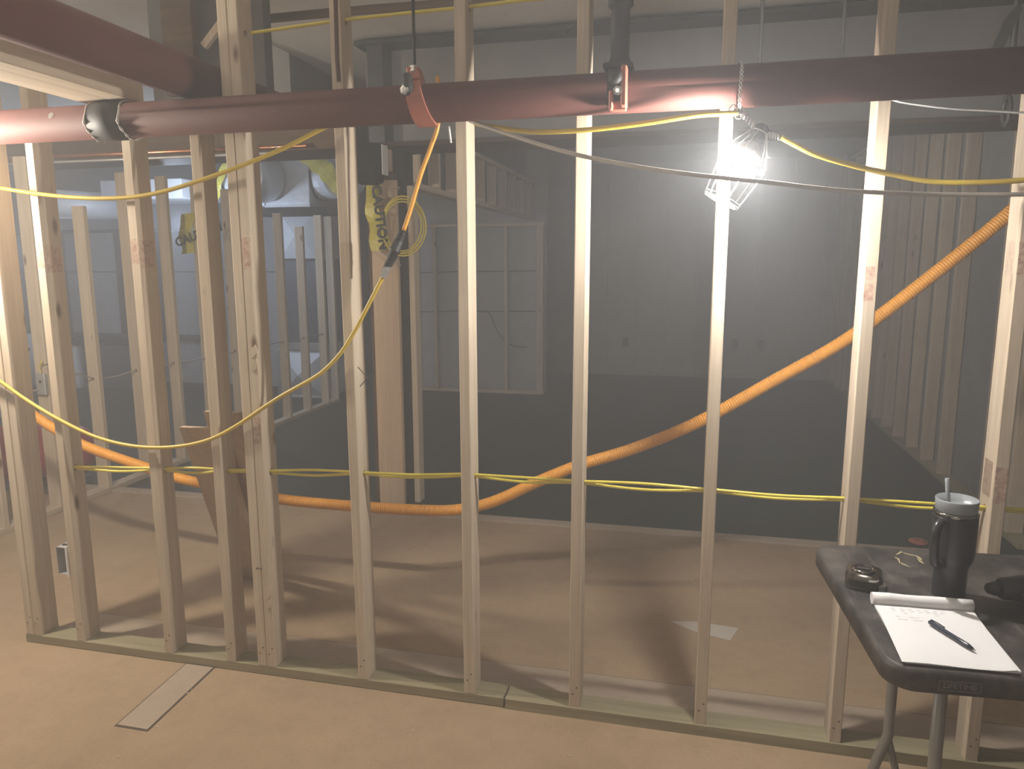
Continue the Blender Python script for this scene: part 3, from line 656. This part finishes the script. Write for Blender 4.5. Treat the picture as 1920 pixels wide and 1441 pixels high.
pl = MB().lathe([(0.008, 0), (0.013, 0.004), (0.011, 0.014), (0.0145, 0.018), (0.0125, 0.028), (0.0155, 0.032), (0.017, L_*0.48), (0.019, L_*0.5), (0.019, L_*0.55), (0.016, L_*0.58), (0.016, L_*0.78), (0.012, L_*0.82), (0.0145, L_*0.86), (0.011, L_*0.90), (0.013, L_*0.95), (0.008, L_)], 0, 0, 14, (pa, pb-pa)).build('plug', 'rubber', xc, 'black plug and socket joined')
for k in range(5):
    q = pa.lerp(pb, 0.03 + k*0.055); MB().tube([q + (Vector((math.cos(a), 0, 0)) + Vector((0, math.sin(a), 0)))*0.0148 for a in [i*math.pi/6 for i in range(12)]], 0.002, 5, False, True, True).build('grip_ring', 'rubber', pl)
    q = pa.lerp(pb, 0.80 + k*0.045); MB().tube([q + (Vector((math.cos(a), 0, 0)) + Vector((0, math.sin(a), 0)))*0.0142 for a in [i*math.pi/6 for i in range(12)]], 0.002, 5, False, True, True).build('grip_ring', 'rubber', pl)
ta, tb = Vector((-0.973, -0.026, 1.554)), Vector((-0.995, -0.026, 1.519)); td = (tb-ta).normalized(); tn = td.cross(Vector((0, 1, 0)))
MB().prism([(0, -0.012), (0.0, 0.012), ((tb-ta).length, 0.010), ((tb-ta).length, -0.009)], -0.006, 0.004, lambda x, y, z: tuple(ta + td*x + tn*y + Vector((0, z, 0)))).build('cord_tag', 'foil', xc, 'silver tag')

for j, (dz, r, lab, ph) in enumerate(((0.0055, 0.0052, 'upper of the two yellow cables threaded through the studs at waist height', 0), (-0.0055, 0.0052, 'lower of the two yellow cables threaded through the studs at waist height', 1.9))):
    pts = []
    xs_ = [x for x, k in full if k]
    for i, x in enumerate(xs_):
        for e in (-0.018, 0.018): pts.append((x+e, 0.0445 + (0.003 if j else -0.003), zh(x)+dz*0.7))
        if i < len(xs_)-1 and xs_[i+1]-x > 0.2:
            m_ = (x+xs_[i+1])/2; sg = -0.012 if j else 0.010 + 0.006*math.sin(i*2.1)
            pts.append((m_, 0.0445 + (0.012 if j else -0.010), (zh(x)+zh(xs_[i+1]))/2 + sg - 0.004))
    if j: pts = [(-2.41, 0.0475, zh(-2.41)-0.004)] + pts + [(1.15, 0.05, 0.83), (1.5, 0.08, 0.83)]
    else: pts = [(-2.41, 0.0415, zh(-2.41)+0.004)] + pts + [(1.15, 0.045, 0.84), (1.5, 0.07, 0.838)]
    cable('yellow_cable', pts, r, 'yellowpale', lab, 'cable', n=6)

# corrugated hose slung behind the studs
hp = [(-3.80, 0.8, 1.04), (-3.551, 0.800, 0.916), (-3.377, 0.800, 0.796), (-3.218, 0.800, 0.708), (-3.028, 0.800, 0.624), (-2.665, 0.800, 0.531), (-2.480, 0.800, 0.489), (-2.147, 0.800, 0.448), (-1.913, 0.800, 0.421), (-1.656, 0.800, 0.415), (-1.433, 0.800, 0.416), (-1.191, 0.800, 0.421), (-1.033, 0.800, 0.433), (-0.891, 0.800, 0.469), (-0.778, 0.800, 0.518), (-0.654, 0.800, 0.586), (-0.450, 0.800, 0.683), (-0.208, 0.800, 0.774), (0.056, 0.800, 0.903), (0.344, 0.800, 1.086), (0.615, 0.800, 1.265), (0.884, 0.800, 1.499), (1.133, 0.800, 1.734), (1.288, 0.800, 1.904), (1.432, 0.800, 2.098)]
hs = resample(spline(hp, 12), 0.0026)
o = MB().tube(hs, [0.025 + 0.0014*(1 if (i//2) % 2 else -1) for i in range(len(hs))], 14).build('corrugated_hose', 'orange')
tag(o, 'thick orange corrugated hose sagging across the room behind the studs', 'hose')

# ------------------------------------------------------------------ folding table and the things on it
TA = R(3.6); TZ = 0.74; Tu = Vector((math.cos(TA), math.sin(TA), 0)); Tv = Vector((-math.sin(TA), math.cos(TA), 0)); TO = Vector((0.425, -0.800, 0))
TL, TWD = 1.7, 0.705
def tp(x, y, z): q = TO + Tu*x + Tv*y; return (q.x, q.y, z)
def rrect(x0, x1, y0, y1, r, n=6):
    P = []
    for cx, cy, a0 in ((x1-r, y1-r, 0), (x0+r, y1-r, 90), (x0+r, y0+r, 180), (x1-r, y0+r, 270)):
        P += [(cx + r*math.cos(R(a0+90*i/n)), cy + r*math.sin(R(a0+90*i/n))) for i in range(n+1)]
    return P
tb = thing('folding_table', tp(0.8, 0.35, 0), 'scuffed dark plastic folding table with grey steel legs, right corner', 'table')
mb = MB(); rings = []
for ins, z in ((0.010, TZ-0.052), (0.0, TZ-0.046), (0.0, TZ-0.012), (0.003, TZ-0.004), (0.010, TZ)):
    rings.append([tp(x, y, z) for x, y in rrect(ins, TL-ins, ins, TWD-ins, 0.062-ins)])
n_ = len(rings[0]); V = [q for rg in rings for q in rg]
F = [(i*n_+j, i*n_+(j+1) % n_, (i+1)*n_+(j+1) % n_, (i+1)*n_+j) for i in range(len(rings)-1) for j in range(n_)]
mb.add(V, F, True); mb.add(rings[-1], [tuple(range(n_))]); mb.add(rings[0], [tuple(range(n_))])
mb.build('tabletop', 'table', tb)
nm = MB()
for a, b_, c_, d in ((0.095, 0.175, TZ-0.0375, TZ-0.0365), (0.095, 0.175, TZ-0.0175, TZ-0.0165), (0.095, 0.0962, TZ-0.0375, TZ-0.0165), (0.1738, 0.175, TZ-0.0375, TZ-0.0165)):
    nm.prism([(a, c_), (b_, c_), (b_, d), (a, d)], -0.0012, 0.0008, lambda x, y, z: tp(x, z, y))
nm.build('nameplate_border', 'dim', tb)
text_mesh('nameplate_lettering', 'LIFETIME', 'dim', tb, tp(0.135, -0.0004, TZ-0.0272), Tu, (0, 0, 1), 0.0165)
def leg(pts, r, name='leg'): return MB().tube([tp(*q) for q in pts], r, 12).build(name, 'legsteel', tb)
l1 = leg([(0.19, 0.52, 0.69), (0.19, 0.52, 0.26), (0.15, 0.50, 0.16), (0.10, 0.47, 0.012)], 0.0135)
MB().tube([tp(0.19, 0.52, 0.25), tp(0.225, 0.53, 0.13), tp(0.26, 0.54, 0.012)], 0.0105, 10).build('foot_brace', 'legsteel', l1)
l2 = leg([(0.15, 0.12, 0.69), (0.15, 0.115, 0.36), (0.155, 0.11, 0.012)], 0.0135)
MB().lathe([(0.006, 0), (0.006, 0.004)], 0, 0, 8, (tp(0.15, 0.10, 0.45), (0, -1, 0))).build('rivet', 'bolt', l2)
leg([(0.17, 0.06, 0.675), (0.17, 0.64, 0.675)], 0.0135, 'cross_tube')
leg([(1.50, 0.52, 0.69), (1.50, 0.52, 0.012)], 0.0135); leg([(1.50, 0.12, 0.69), (1.50, 0.12, 0.012)], 0.0135)
leg([(0.24, 0.30, 0.672), (0.55, 0.32, 0.668), (0.56, 0.32, 0.60)], 0.012, 'lock_brace')

q = Vector((0.652, -0.405))                                       # tumbler
tm = thing('tumbler', (q.x, q.y, TZ), 'tall charcoal travel tumbler with a grey lid and straw on the table', 'tumbler')
MB().lathe([(0.034, TZ), (0.0365, TZ+0.004), (0.0370, TZ+0.075), (0.040, TZ+0.088), (0.0465, TZ+0.102), (0.0485, TZ+0.115), (0.0495, TZ+0.208), (0.0490, TZ+0.212), (0.045, TZ+0.213)], q.x, q.y, 32).build('body', 'tumbler', tm)
MB().lathe([(0.0475, TZ+0.2135), (0.0500, TZ+0.216), (0.0500, TZ+0.221), (0.0475, TZ+0.223)], q.x, q.y, 32).build('rim', 'chrome', tm)
MB().lathe([(0.044, TZ+0.223), (0.0455, TZ+0.226), (0.0475, TZ+0.252), (0.0460, TZ+0.254), (0.0440, TZ+0.236), (0.012, TZ+0.233)], q.x, q.y, 32).build('lid', 'lid', tm, 'frosted grey lid')
st = Vector((q.x-0.014, q.y+0.0, TZ+0.2))
MB().tube([st, st + Vector((-0.012, 0.002, 0.102))], 0.0050, 10).build('straw', 'lid', tm, 'pale straw')
hd_ = [Vector((q.x + a, q.y + b_, TZ+z)) for a, b_, z in ((-0.030, -0.032, 0.200), (-0.052, -0.058, 0.205), (-0.062, -0.069, 0.188), (-0.062, -0.069, 0.140), (-0.054, -0.060, 0.105), (-0.030, -0.032, 0.096))]
MB().tube(spline(hd_, 6), 0.0105, 12).build('handle', 'tumbler', tm)

tmx = Vector((0.461, -0.385, TZ))                                 # tape measure lying flat
tg = thing('tape_measure', tmx, 'shiny dark tape measure lying flat near the table corner', 'tape measure')
ca, sa = math.cos(R(-14)), math.sin(R(-14))
def tl(x, y, z): return (tmx.x + 1.2*(x*ca - y*sa), tmx.y + 1.2*(x*sa + y*ca), TZ + z*1.15)
shape = rrect(-0.036, 0.036, -0.034, 0.034, 0.022, 5)
mb = MB()
rg = [[tl(x*k, y*k, z) for x, y in shape] for k, z in ((0.95, 0.0), (1.0, 0.004), (1.0, 0.030), (0.93, 0.037))]
n_ = len(shape); mb.add([v_ for a in rg for v_ in a], [(i*n_+j, i*n_+(j+1) % n_, (i+1)*n_+(j+1) % n_, (i+1)*n_+j) for i in range(3) for j in range(n_)], True)
mb.add(rg[-1], [tuple(range(n_))]); mb.add(rg[0], [tuple(range(n_))[::-1]])
mb.build('case', 'chrome', tg)
MB().prism(rrect(-0.034, 0.037, -0.0352, 0.0352, 0.02, 5), 0.008, 0.024, lambda x, y, z: tl(x, y, z)).build('rubber_band', 'rubber', tg)
cbd = tl(-0.002, 0.002, 0)
MB().lathe([(0.029, TZ+0.041), (0.029, TZ+0.046), (0.024, TZ+0.048), (0.021, TZ+0.0455)], cbd[0], cbd[1], 28).build('side_disc', 'chrome', tg)
MB().prism(rrect(-0.014, 0.012, -0.006, 0.006, 0.003, 3), 0.0395, 0.0412, lambda x, y, z: tl(x, y+0.001, z)).build('badge', 'black', tg)
MB().prism([(0.030, -0.040), (0.042, -0.034), (0.042, -0.016), (0.030, -0.018)], 0.004, 0.020, lambda x, y, z: tl(x, y, z)).build('hook', 'bolt', tg)

nb = thing('notepad', (0.565, -0.63, TZ), 'white writing pad with its used pages rolled back on the table', 'notepad')
NA = R(2.0); Nu = Vector((math.cos(NA), math.sin(NA), 0)); Nv = Vector((math.sin(NA), -math.cos(NA), 0)); NO = Vector((0.4605, -0.497, 0))
def np_(x, y, z): v_ = NO + Nu*x + Nv*y; return (v_.x, v_.y, z)
MB().prism([(0.0, 0), (0.216, 0), (0.216, 0.274), (0.0, 0.274)], TZ+0.001, TZ+0.006, lambda x, y, z: np_(x - 0.03*y, y, z)).build('page_block', 'paper', nb)
G = 8; V = [np_(0.216*i/G - 0.02*(j/G) + 0.003, 0.281*j/G, TZ + 0.0066 + 0.0012*math.sin(i*0.9)*(j/G)**2 + (0.004*(j/G)**4 if i == G else 0)) for j in range(G+1) for i in range(G+1)]
V2 = [(a, b_, c_ + 0.0004) for a, b_, c_ in V]; k = len(V)
F = [(j*(G+1)+i, j*(G+1)+i+1, (j+1)*(G+1)+i+1, (j+1)*(G+1)+i) for j in range(G) for i in range(G)]
MB().add(V, [f[::-1] for f in F], True).add(V2, F, True).build('top_sheet', 'paper', nb)
MB().tube([np_(-0.004 + 0.222*i/6, -0.003, TZ+0.016 + 0.0006*math.sin(i*1.7)) for i in range(7)], [0.0145 + 0.0006*math.sin(i*2.2) for i in range(7)], 20, True).build('rolled_pages', 'paper', nb)
sc = MB(); rnd = random.Random(3)
rows = [(0.030, [0.03, 0.05, 0.068, 0.085, 0.103, 0.122, 0.14, 0.165]), (0.040, [0.03, 0.05, 0.07, 0.088, 0.105, 0.118, 0.135, 0.18]), (0.052, [0.052, 0.12]), (0.072, [0.03, 0.06, 0.072]), (0.086, [0.032, 0.042, 0.064, 0.074])]
for yy, xs_ in rows:
    for x in xs_:
        z = TZ + 0.0090
        pts = [np_(x + 0.0085*k/5 + rnd.uniform(-.0006, .0006), yy + (0.0028 if k % 2 else -0.0012)*rnd.uniform(0.2, 1) , z) for k in range(6)]
        sc.tube(pts, 0.00035, 4, True, False)
sc.build('handwriting', 'pencil', nb)

p0, p1 = Vector((0.556, -0.592, TZ+0.0145)), Vector((0.612, -0.707, TZ+0.0135)); pd = (p1-p0); pl_ = pd.length
pn = thing('pen', (p0+p1)/2 - Vector((0, 0, 0.006)), 'dark blue pen lying across the white writing pad', 'pen')
MB().lathe([(0.003, 0), (0.0048, 0.002), (0.0052, 0.012), (0.0052, pl_*0.62), (0.0056, pl_*0.64), (0.0054, pl_*0.86), (0.0030, pl_*0.95)], 0, 0, 14, (p0, pd)).build('barrel', 'pen', pn)
MB().lathe([(0.0030, pl_*0.95), (0.0009, pl_), (0.0003, pl_+0.002)], 0, 0, 10, (p0, pd)).build('tip', 'chrome', pn)
cl = pd.normalized(); cs = cl.cross(Vector((0, 0, 1)))
MB().tube([p0 + cl*0.004 + cs*-0.001 + Vector((0, 0, 0.0065)), p0 + cl*0.02 + cs*-0.004 + Vector((0, 0, 0.0062)), p0 + cl*0.040 + cs*-0.005 + Vector((0, 0, 0.0050))], 0.0016, 6).build('clip', 'pen', pn)

dt = thing('power_tool', (0.83, -0.45, TZ), 'black cordless tool lying on the table at the picture edge', 'power tool')
MB().lathe([(0.020, 0), (0.026, 0.006), (0.028, 0.03), (0.033, 0.05), (0.034, 0.13), (0.026, 0.145)], 0, 0, 20, ((0.755, -0.42, TZ+0.038), (1, 0.15, 0.02))).build('motor_housing', 'rubber', dt)
MB().lathe([(0.005, -0.03), (0.012, -0.026), (0.017, -0.01), (0.019, 0.004)], 0, 0, 14, ((0.755, -0.42, TZ+0.038), (1, 0.15, 0.02))).build('chuck', 'black', dt)
MB().tube(spline([(0.83, -0.44, TZ+0.03), (0.825, -0.49, TZ+0.026), (0.815, -0.54, TZ+0.024)], 5), 0.019, 12).build('grip', 'rubber', dt)
MB().box(0.775, 0.875, -0.605, -0.545, TZ, TZ+0.058, 0.010).build('battery', 'black', dt)
MB().tube([(0.79, -0.475, TZ+0.048), (0.81, -0.455, TZ+0.062), (0.83, -0.44, TZ+0.073)], 0.004, 8).build('trigger', 'bolt', dt)

gr = MB()                                                         # dried yellow tape glue on the table top
rnd = random.Random(5)
for k in (0, 1, 2, 4, 5, 8):
    a = k*0.72; pts = [Vector((0.622 + 0.026*math.cos(a+i*0.3)*(1+0.5*rnd.random()), -0.175 + 0.04*math.sin(a+i*0.3)*(1+0.5*rnd.random()), TZ+0.0003)) for i in range(4)]
    gr.tube(pts, [0.001, 0.0046, 0.003, 0.001], 5)
gr.v = [(x, y, TZ + (z-TZ)*0.25 + 0.0004) for x, y, z in gr.v]
tag(gr.build('glue_smear', 'glue'), 'dried yellowish tape residue on the far edge of the table top', 'residue')

# ------------------------------------------------------------------ loose things on the floor and the frames
tag(MB().prism([(-0.035, 0.790), (0.077, 0.812), (0.255, 0.792), (0.215, 0.672), (0.065, 0.722)], 0.0, 0.0016, lambda x, y, z: (x, y, z)).build('paper_scrap', 'scrap'), 'torn pale paper scrap flat on the slab behind the studs', 'paper')
rnd = random.Random(11); db = MB()
for k in range(60):
    x, y = rnd.uniform(-2.4, 1.0), rnd.choice([rnd.uniform(-0.7, -0.02), rnd.uniform(0.3, 1.7)])
    s_ = rnd.uniform(0.002, 0.006); a = rnd.uniform(0, 3); db.prism([(x+s_*math.cos(a), y+s_*math.sin(a)), (x+2.2*s_*math.cos(a+2), y+s_*math.sin(a+2)), (x+s_*math.cos(a+4), y+s_*math.sin(a+4))], 0, 0.002)
tag(db.build('wood_chips', 'wood_x'), 'pale chips and crumbs scattered over the slab', 'debris', kind='stuff')
rl = MB()
for k in range(3):
    rl.tube([(1.30 + (0.045-0.011*k)*math.cos(a), 2.05 + (0.045-0.011*k)*math.sin(a), 0.008+0.004*k) for a in [i*2*math.pi/18 for i in range(18)]], 0.006, 6, False, True, True)
tag(rl.build('coiled_strap', 'redlug'), 'small coil of reddish strap on the dark floor beyond the table', 'strap')

eb = thing('outlet_box', (-2.44, 0.03, 0.31), 'open metal outlet box on the side of a left stud near the floor', 'outlet box')
x0, x1, y0, y1, z0, z1, t_ = -2.462, -2.409, 0.0, 0.06, 0.322, 0.437, 0.002
for bx in ((x0, x1, y1-t_, y1, z0, z1), (x0, x0+t_, y0, y1, z0, z1), (x1-t_, x1, y0, y1, z0, z1), (x0, x1, y0, y1, z0, z0+t_), (x0, x1, y0, y1, z1-t_, z1)):
    MB().box(*bx).build('box_side', 'boxsteel', eb)
MB().box(x1-0.004, x1+0.001, y0-0.006, y0+0.03, z0-0.006, z1+0.006).build('bracket', 'white', eb)
MB().box(x0+0.012, x1-0.016, y0+0.02, y0+0.03, z1, z1+0.004).build('knockout', 'black', eb)
sb = thing('switch_box', (-3.9, 1.38, 0.76), 'grey switch box on a stud of the left wall frame', 'switch box')
MB().box(-3.935, -3.865, 1.385, 1.41, 0.765, 0.90, 0.004).build('cover', 'boxsteel', sb)
MB().lathe([(0.008, 0), (0.008, 0.006)], 0, 0, 10, ((-3.895, 1.385, 0.85), (0, -1, 0))).build('knockout', 'black', sb)
MB().tube(spline([(-3.90, 1.40, 0.90), (-3.895, 1.39, 0.94), (-3.87, 1.385, 0.98)], 5), 0.005, 6).build('feed_wire', 'yellowpale', sb)
MB().tube(spline([(-3.86, 1.38, 0.95), (-3.78, 1.38, 0.98), (-3.72, 1.38, 1.05), (-3.80, 1.38, 1.14)], 5), 0.003, 6).build('loop_wire', 'black', sb)

# ------------------------------------------------------------------ mechanical room: furnace, ducts, tanks
def crossed_panel(mb, x0, x1, z0, z1, y, d=0.03):
    cx, cz = (x0+x1)/2, (z0+z1)/2
    return mb.add([(x0, y, z0), (x1, y, z0), (x1, y, z1), (x0, y, z1), (cx, y-d, cz)], [(0, 1, 4), (1, 2, 4), (2, 3, 4), (3, 0, 4)])
fu = thing('furnace', (-4.42, 5.75, 0), 'blue-grey furnace between bright sheet-metal boxes, seen through the left studs', 'furnace')
MB().box(-4.66, -4.12, 5.48, 6.05, 0.62, 1.61, 0.006).build('cabinet', 'bluegrey', fu)
pm = MB().box(-4.63, -4.12, 5.5, 6.05, 1.62, 2.17); crossed_panel(pm, -4.62, -4.13, 1.625, 2.16, 5.499, 0.10); pm.build('supply_plenum', 'galvs', fu, 'bright creased metal box above')
pm = MB().box(-4.73, -4.14, 5.5, 6.05, 0.0, 0.57); crossed_panel(pm, -4.69, -4.15, 0.03, 0.53, 5.499, 0.11); pm.build('return_plenum', 'galvs', fu, 'bright creased metal box on the floor')
MB().box(-4.68, -4.13, 5.47, 6.05, 0.575, 0.655, 0.004).build('drive_cleat', 'foil', fu)
MB().box(-4.74, -4.69, 5.485, 5.50, 0.0, 0.57, 0.003).build('side_flange', 'foil', fu)
MB().box(-4.66, -4.15, 5.46, 5.50, 1.60, 1.625, 0.003).build('bottom_flange', 'black', fu)

dk = thing('metal_duct', (-4.3, 5.5, 2.18), 'bright crinkled metal duct above the furnace', 'duct')
MB().box(-4.66, -4.06, 5.2, 6.0, 2.185, 2.70, 0.004).build('trunk', 'galv', dk)
MB().box(-4.672, -4.60, 5.185, 5.2, 2.18, 2.705, 0.003).build('seam_flange', 'galvs', dk)
MB().box(-4.672, -4.05, 5.185, 5.2, 2.172, 2.198, 0.003).build('bottom_flange', 'galvs', dk)
for z in (2.21, 2.67): MB().lathe([(0.008, 0), (0.008, 0.004)], 0, 0, 8, ((-4.635, 5.185, z), (0, -1, 0))).build('screw', 'bolt', dk)
el = MB(); P = [Vector((-4.02, 5.45, 2.50)), Vector((-3.85, 5.40, 2.50)), Vector((-3.70, 5.28, 2.49)), Vector((-3.60, 5.12, 2.47))]
el.tube(spline(P, 5), 0.23, 24, True, False); el.build('round_elbow', 'galvs', dk)
MB().lathe([(0.23, 0), (0.255, 0.002), (0.255, 0.02), (0.23, 0.022)], 0, 0, 24, ((-4.06, 5.46, 2.50), (1, 0, 0))).build('collar', 'black', dk)
MB().box(-4.72, -3.60, 5.10, 5.42, 2.09, 2.165, 0.004).build('support_rail', 'blackpvc', dk)
rd = thing('round_duct', (-4.45, 4.9, 2.1), 'shiny round duct end left of the crinkled duct, crossed by yellow tape', 'duct')
rc = Vector((-4.556, 4.700, 2.473))
MB().lathe([(0.02, 0.0), (0.24, 0.004), (0.25, 0.02), (0.25, 0.42)], 0, 0, 30, (rc, (0, 1, 0))).build('duct_end', 'galv', rd)
MB().box(rc.x-0.02, rc.x+0.02, rc.y+0.2, rc.y+0.22, rc.z+0.24, H).build('hanger_strap', 'boxsteel', rd)
md = thing('mechanical_ducts', (-6.6, 5.4, 1.98), 'dark boxed duct run high along the far wall of the mechanical room', 'duct')
MB().box(-8.9, -5.3, 5.3, 6.15, 1.98, 2.75, 0.01).build('boxed_run', 'walldark', md)
MB().lathe([(0.15, 0), (0.15, 1.1)], 0, 0, 22, ((-6.7, 4.2, 2.20), (0.35, 1, 0.02))).build('round_run', 'galvs', md)
MB().box(-6.2, -5.2, 4.6, 5.28, 2.25, 2.45, 0.006).build('flat_run', 'galvs', md)
tk = thing('white_tank', (-8.3, 5.7, 0), 'white rounded tank top with a dark hole, far left behind the studs', 'tank')
MB().lathe([(0.20, 0.0), (0.20, 0.55), (0.19, 0.63), (0.15, 0.67), (0.04, 0.68)], -8.45, 5.7, 24).build('shell', 'white', tk)
MB().lathe([(0.035, 0), (0.035, 0.012)], 0, 0, 12, ((-8.36, 5.515, 0.48), (0.4, -1, 0))).build('port', 'black', tk)
mp2 = thing('metal_plenum', (-7.8, 5.7, 0), 'pale creased metal box against the wall, seen between the left studs', 'duct')
pm = MB().box(-8.05, -7.58, 5.5, 6.05, 0.0, 0.55); crossed_panel(pm, -8.04, -7.59, 0.02, 0.54, 5.499, 0.11); pm.build('shell', 'galvs', mp2)
MB().box(-8.07, -7.56, 5.48, 6.06, 0.55, 0.575, 0.003).build('cleat', 'black', mp2)
cb = thing('dark_bin', (-7.1, 5.75, 0), 'dark grey bin against the mechanical room wall, right of the pale box', 'bin')
MB().box(-7.5, -6.7, 5.5, 6.0, 0.0, 0.57, 0.01).build('body', 'walldark', cb)
MB().box(-7.52, -6.68, 5.48, 6.02, 0.57, 0.60, 0.006).build('lid', 'black', cb)
for (x, y) in ((-8.3, 6.10), (-7.35, 6.10), (-6.75, 6.10), (-5.9, 6.10)):
    tag(MB().box(x-0.06, x+0.06, y, y+0.055, 0.64, 2.0, 0.004).build('shaded_strip', 'brown_wood'), 'upright furring strip with painted-in shade on the pale wall of the mechanical room', 'furring strip', 'furring strips on the mechanical room wall')  # wall studs in shade; the shadow is put into the dark brown
rt_ = thing('red_tank', (-4.4, 1.8, 0), 'red rounded tank lying on the floor behind the left wall frame', 'tank')
MB().lathe([(0.02, -0.02), (0.12, 0.0), (0.175, 0.05), (0.19, 0.10), (0.19, 0.62), (0.175, 0.67), (0.12, 0.72), (0.02, 0.74)], 0, 0, 26, ((-4.85, 1.80, 0.245), (1, 0.25, 0))).build('shell', 'redpaint', rt_)
MB().box(-4.75, -4.2, 1.70, 2.05, 0.0, 0.05, 0.006).build('base', 'bluegrey', rt_)
for x in (-4.65, -4.3): MB().box(x-0.03, x+0.03, 1.76, 1.98, 0.05, 0.12, 0.006).build('bracket', 'redpaint', rt_)

# black boot and wires by the post
bt = thing('duct_boot', (-1.89, 1.98, 2.03), 'black bucket-shaped duct boot hung under the beam, left of the post', 'duct')
MB().lathe([(0.060, 2.03), (0.080, 2.04), (0.092, 2.10), (0.098, 2.255)], -1.875, 1.88, 22).build('shell', 'blackpvc', bt)
MB().box(-1.778, -1.772, 1.84, 1.92, 2.08, 2.25).build('edge_strip', 'white', bt)
cw = thing('cable_coil', (-1.705, 1.95, 1.62), 'loose coil of yellow cable hung on the post', 'cable coil')
for k in range(3):
    rr = 0.125 + 0.012*k; dx = 0.006*k
    MB().tube([(-1.705+dx + rr*0.95*math.cos(a), 1.96 - 0.012*k + 0.012*math.sin(2*a+k), 1.785 + rr*1.18*math.sin(a)) for a in [i*2*math.pi/28 for i in range(28)]], 0.0055, 7, False, True, True).build('turn', 'yellowpale', cw)
MB().tube(spline([(-1.83, 1.96, 1.78), (-1.86, 1.95, 1.66), (-1.80, 1.96, 1.60), (-1.74, 2.0, 1.55)], 6), 0.005, 6).build('loose_end', 'greycable', cw)
MB().tube(spline([(-1.73, 1.99, 2.02), (-1.78, 1.97, 1.99), (-1.73, 1.965, 1.93)], 6), 0.004, 6).build('tie', 'greycable', cw)

# yellow caution tape
def ribbon(name, pts, w, wid, label, txt=None):
    """a tape strip following pts; wid = direction across the tape"""
    P = resample(spline(pts, 6), 0.03); wv = Vector(wid).normalized(); V = []
    for i, q in enumerate(P):
        k = w*(0.5 + 0.06*math.sin(i*1.3)); fold = Vector((0, 0.010*math.sin(i*0.9), 0))
        for t_ in (0.0, 0.004): 
            for s_ in (-1, 0, 1): V.append(q + wv*k*s_ + (fold if s_ else Vector((0, -0.008, 0))) + Vector((0, t_, 0)))
    F = []
    for i in range(len(P)-1):
        o_ = i*6; F += [(o_, o_+1, o_+7, o_+6), (o_+1, o_+2, o_+8, o_+7), (o_+3, o_+9, o_+10, o_+4), (o_+4, o_+10, o_+11, o_+5), (o_, o_+6, o_+9, o_+3), (o_+2, o_+5, o_+11, o_+8)]
    F += [(0, 3, 4, 5, 2, 1), tuple(len(V)-6+k for k in (0, 1, 2, 5, 4, 3))]
    root = thing(name, P[-1], label, 'caution tape', 'yellow caution tapes')
    MB().add(V, F).build('strip', 'tape', root)
    if txt:
        for body, pos, ux, uy, sz in txt: text_mesh('lettering', body, 'ink', root, pos, ux, uy, sz, 0.001, 0.0035)
    return root
ribbon('caution_tape', [(-1.891, 1.970, 2.056), (-1.898, 1.950, 1.928), (-1.882, 1.950, 1.785), (-1.870, 1.950, 1.641)], 0.085, (1, 0, 0.05), 'yellow caution tape hanging below the black boot, lettered downward',
       [('CAUTION', (-1.842, 1.935, 1.838), (0.10, 0, -1), (1, 0, 0.1), 0.085)])
ribbon('caution_tape', [(-3.961, 3.000, 1.969), (-3.992, 3.000, 1.842), (-3.988, 3.000, 1.651)], 0.12, (1, 0, 0.1), 'yellow caution tape tail between two left studs, lettering cut off by a stud',
       [('CAUTION', (-3.858, 2.975, 1.798), (1, 0, 0.30), (-0.30, 0, 1), 0.10)])
ribbon('caution_tape', [(-3.926, 4.880, 2.704), (-3.752, 4.880, 2.565), (-3.509, 4.850, 2.331), (-3.368, 4.850, 2.153)], 0.19, (0.6, 0, 0.8), 'yellow caution tape slanting across the round metal elbow')
ribbon('caution_tape', [(-4.612, 4.660, 2.709), (-4.723, 4.660, 2.543), (-4.813, 4.660, 2.358), (-4.862, 4.660, 2.208)], 0.12, (1, 0, 0.4), 'yellow caution tape across the shiny round duct end')
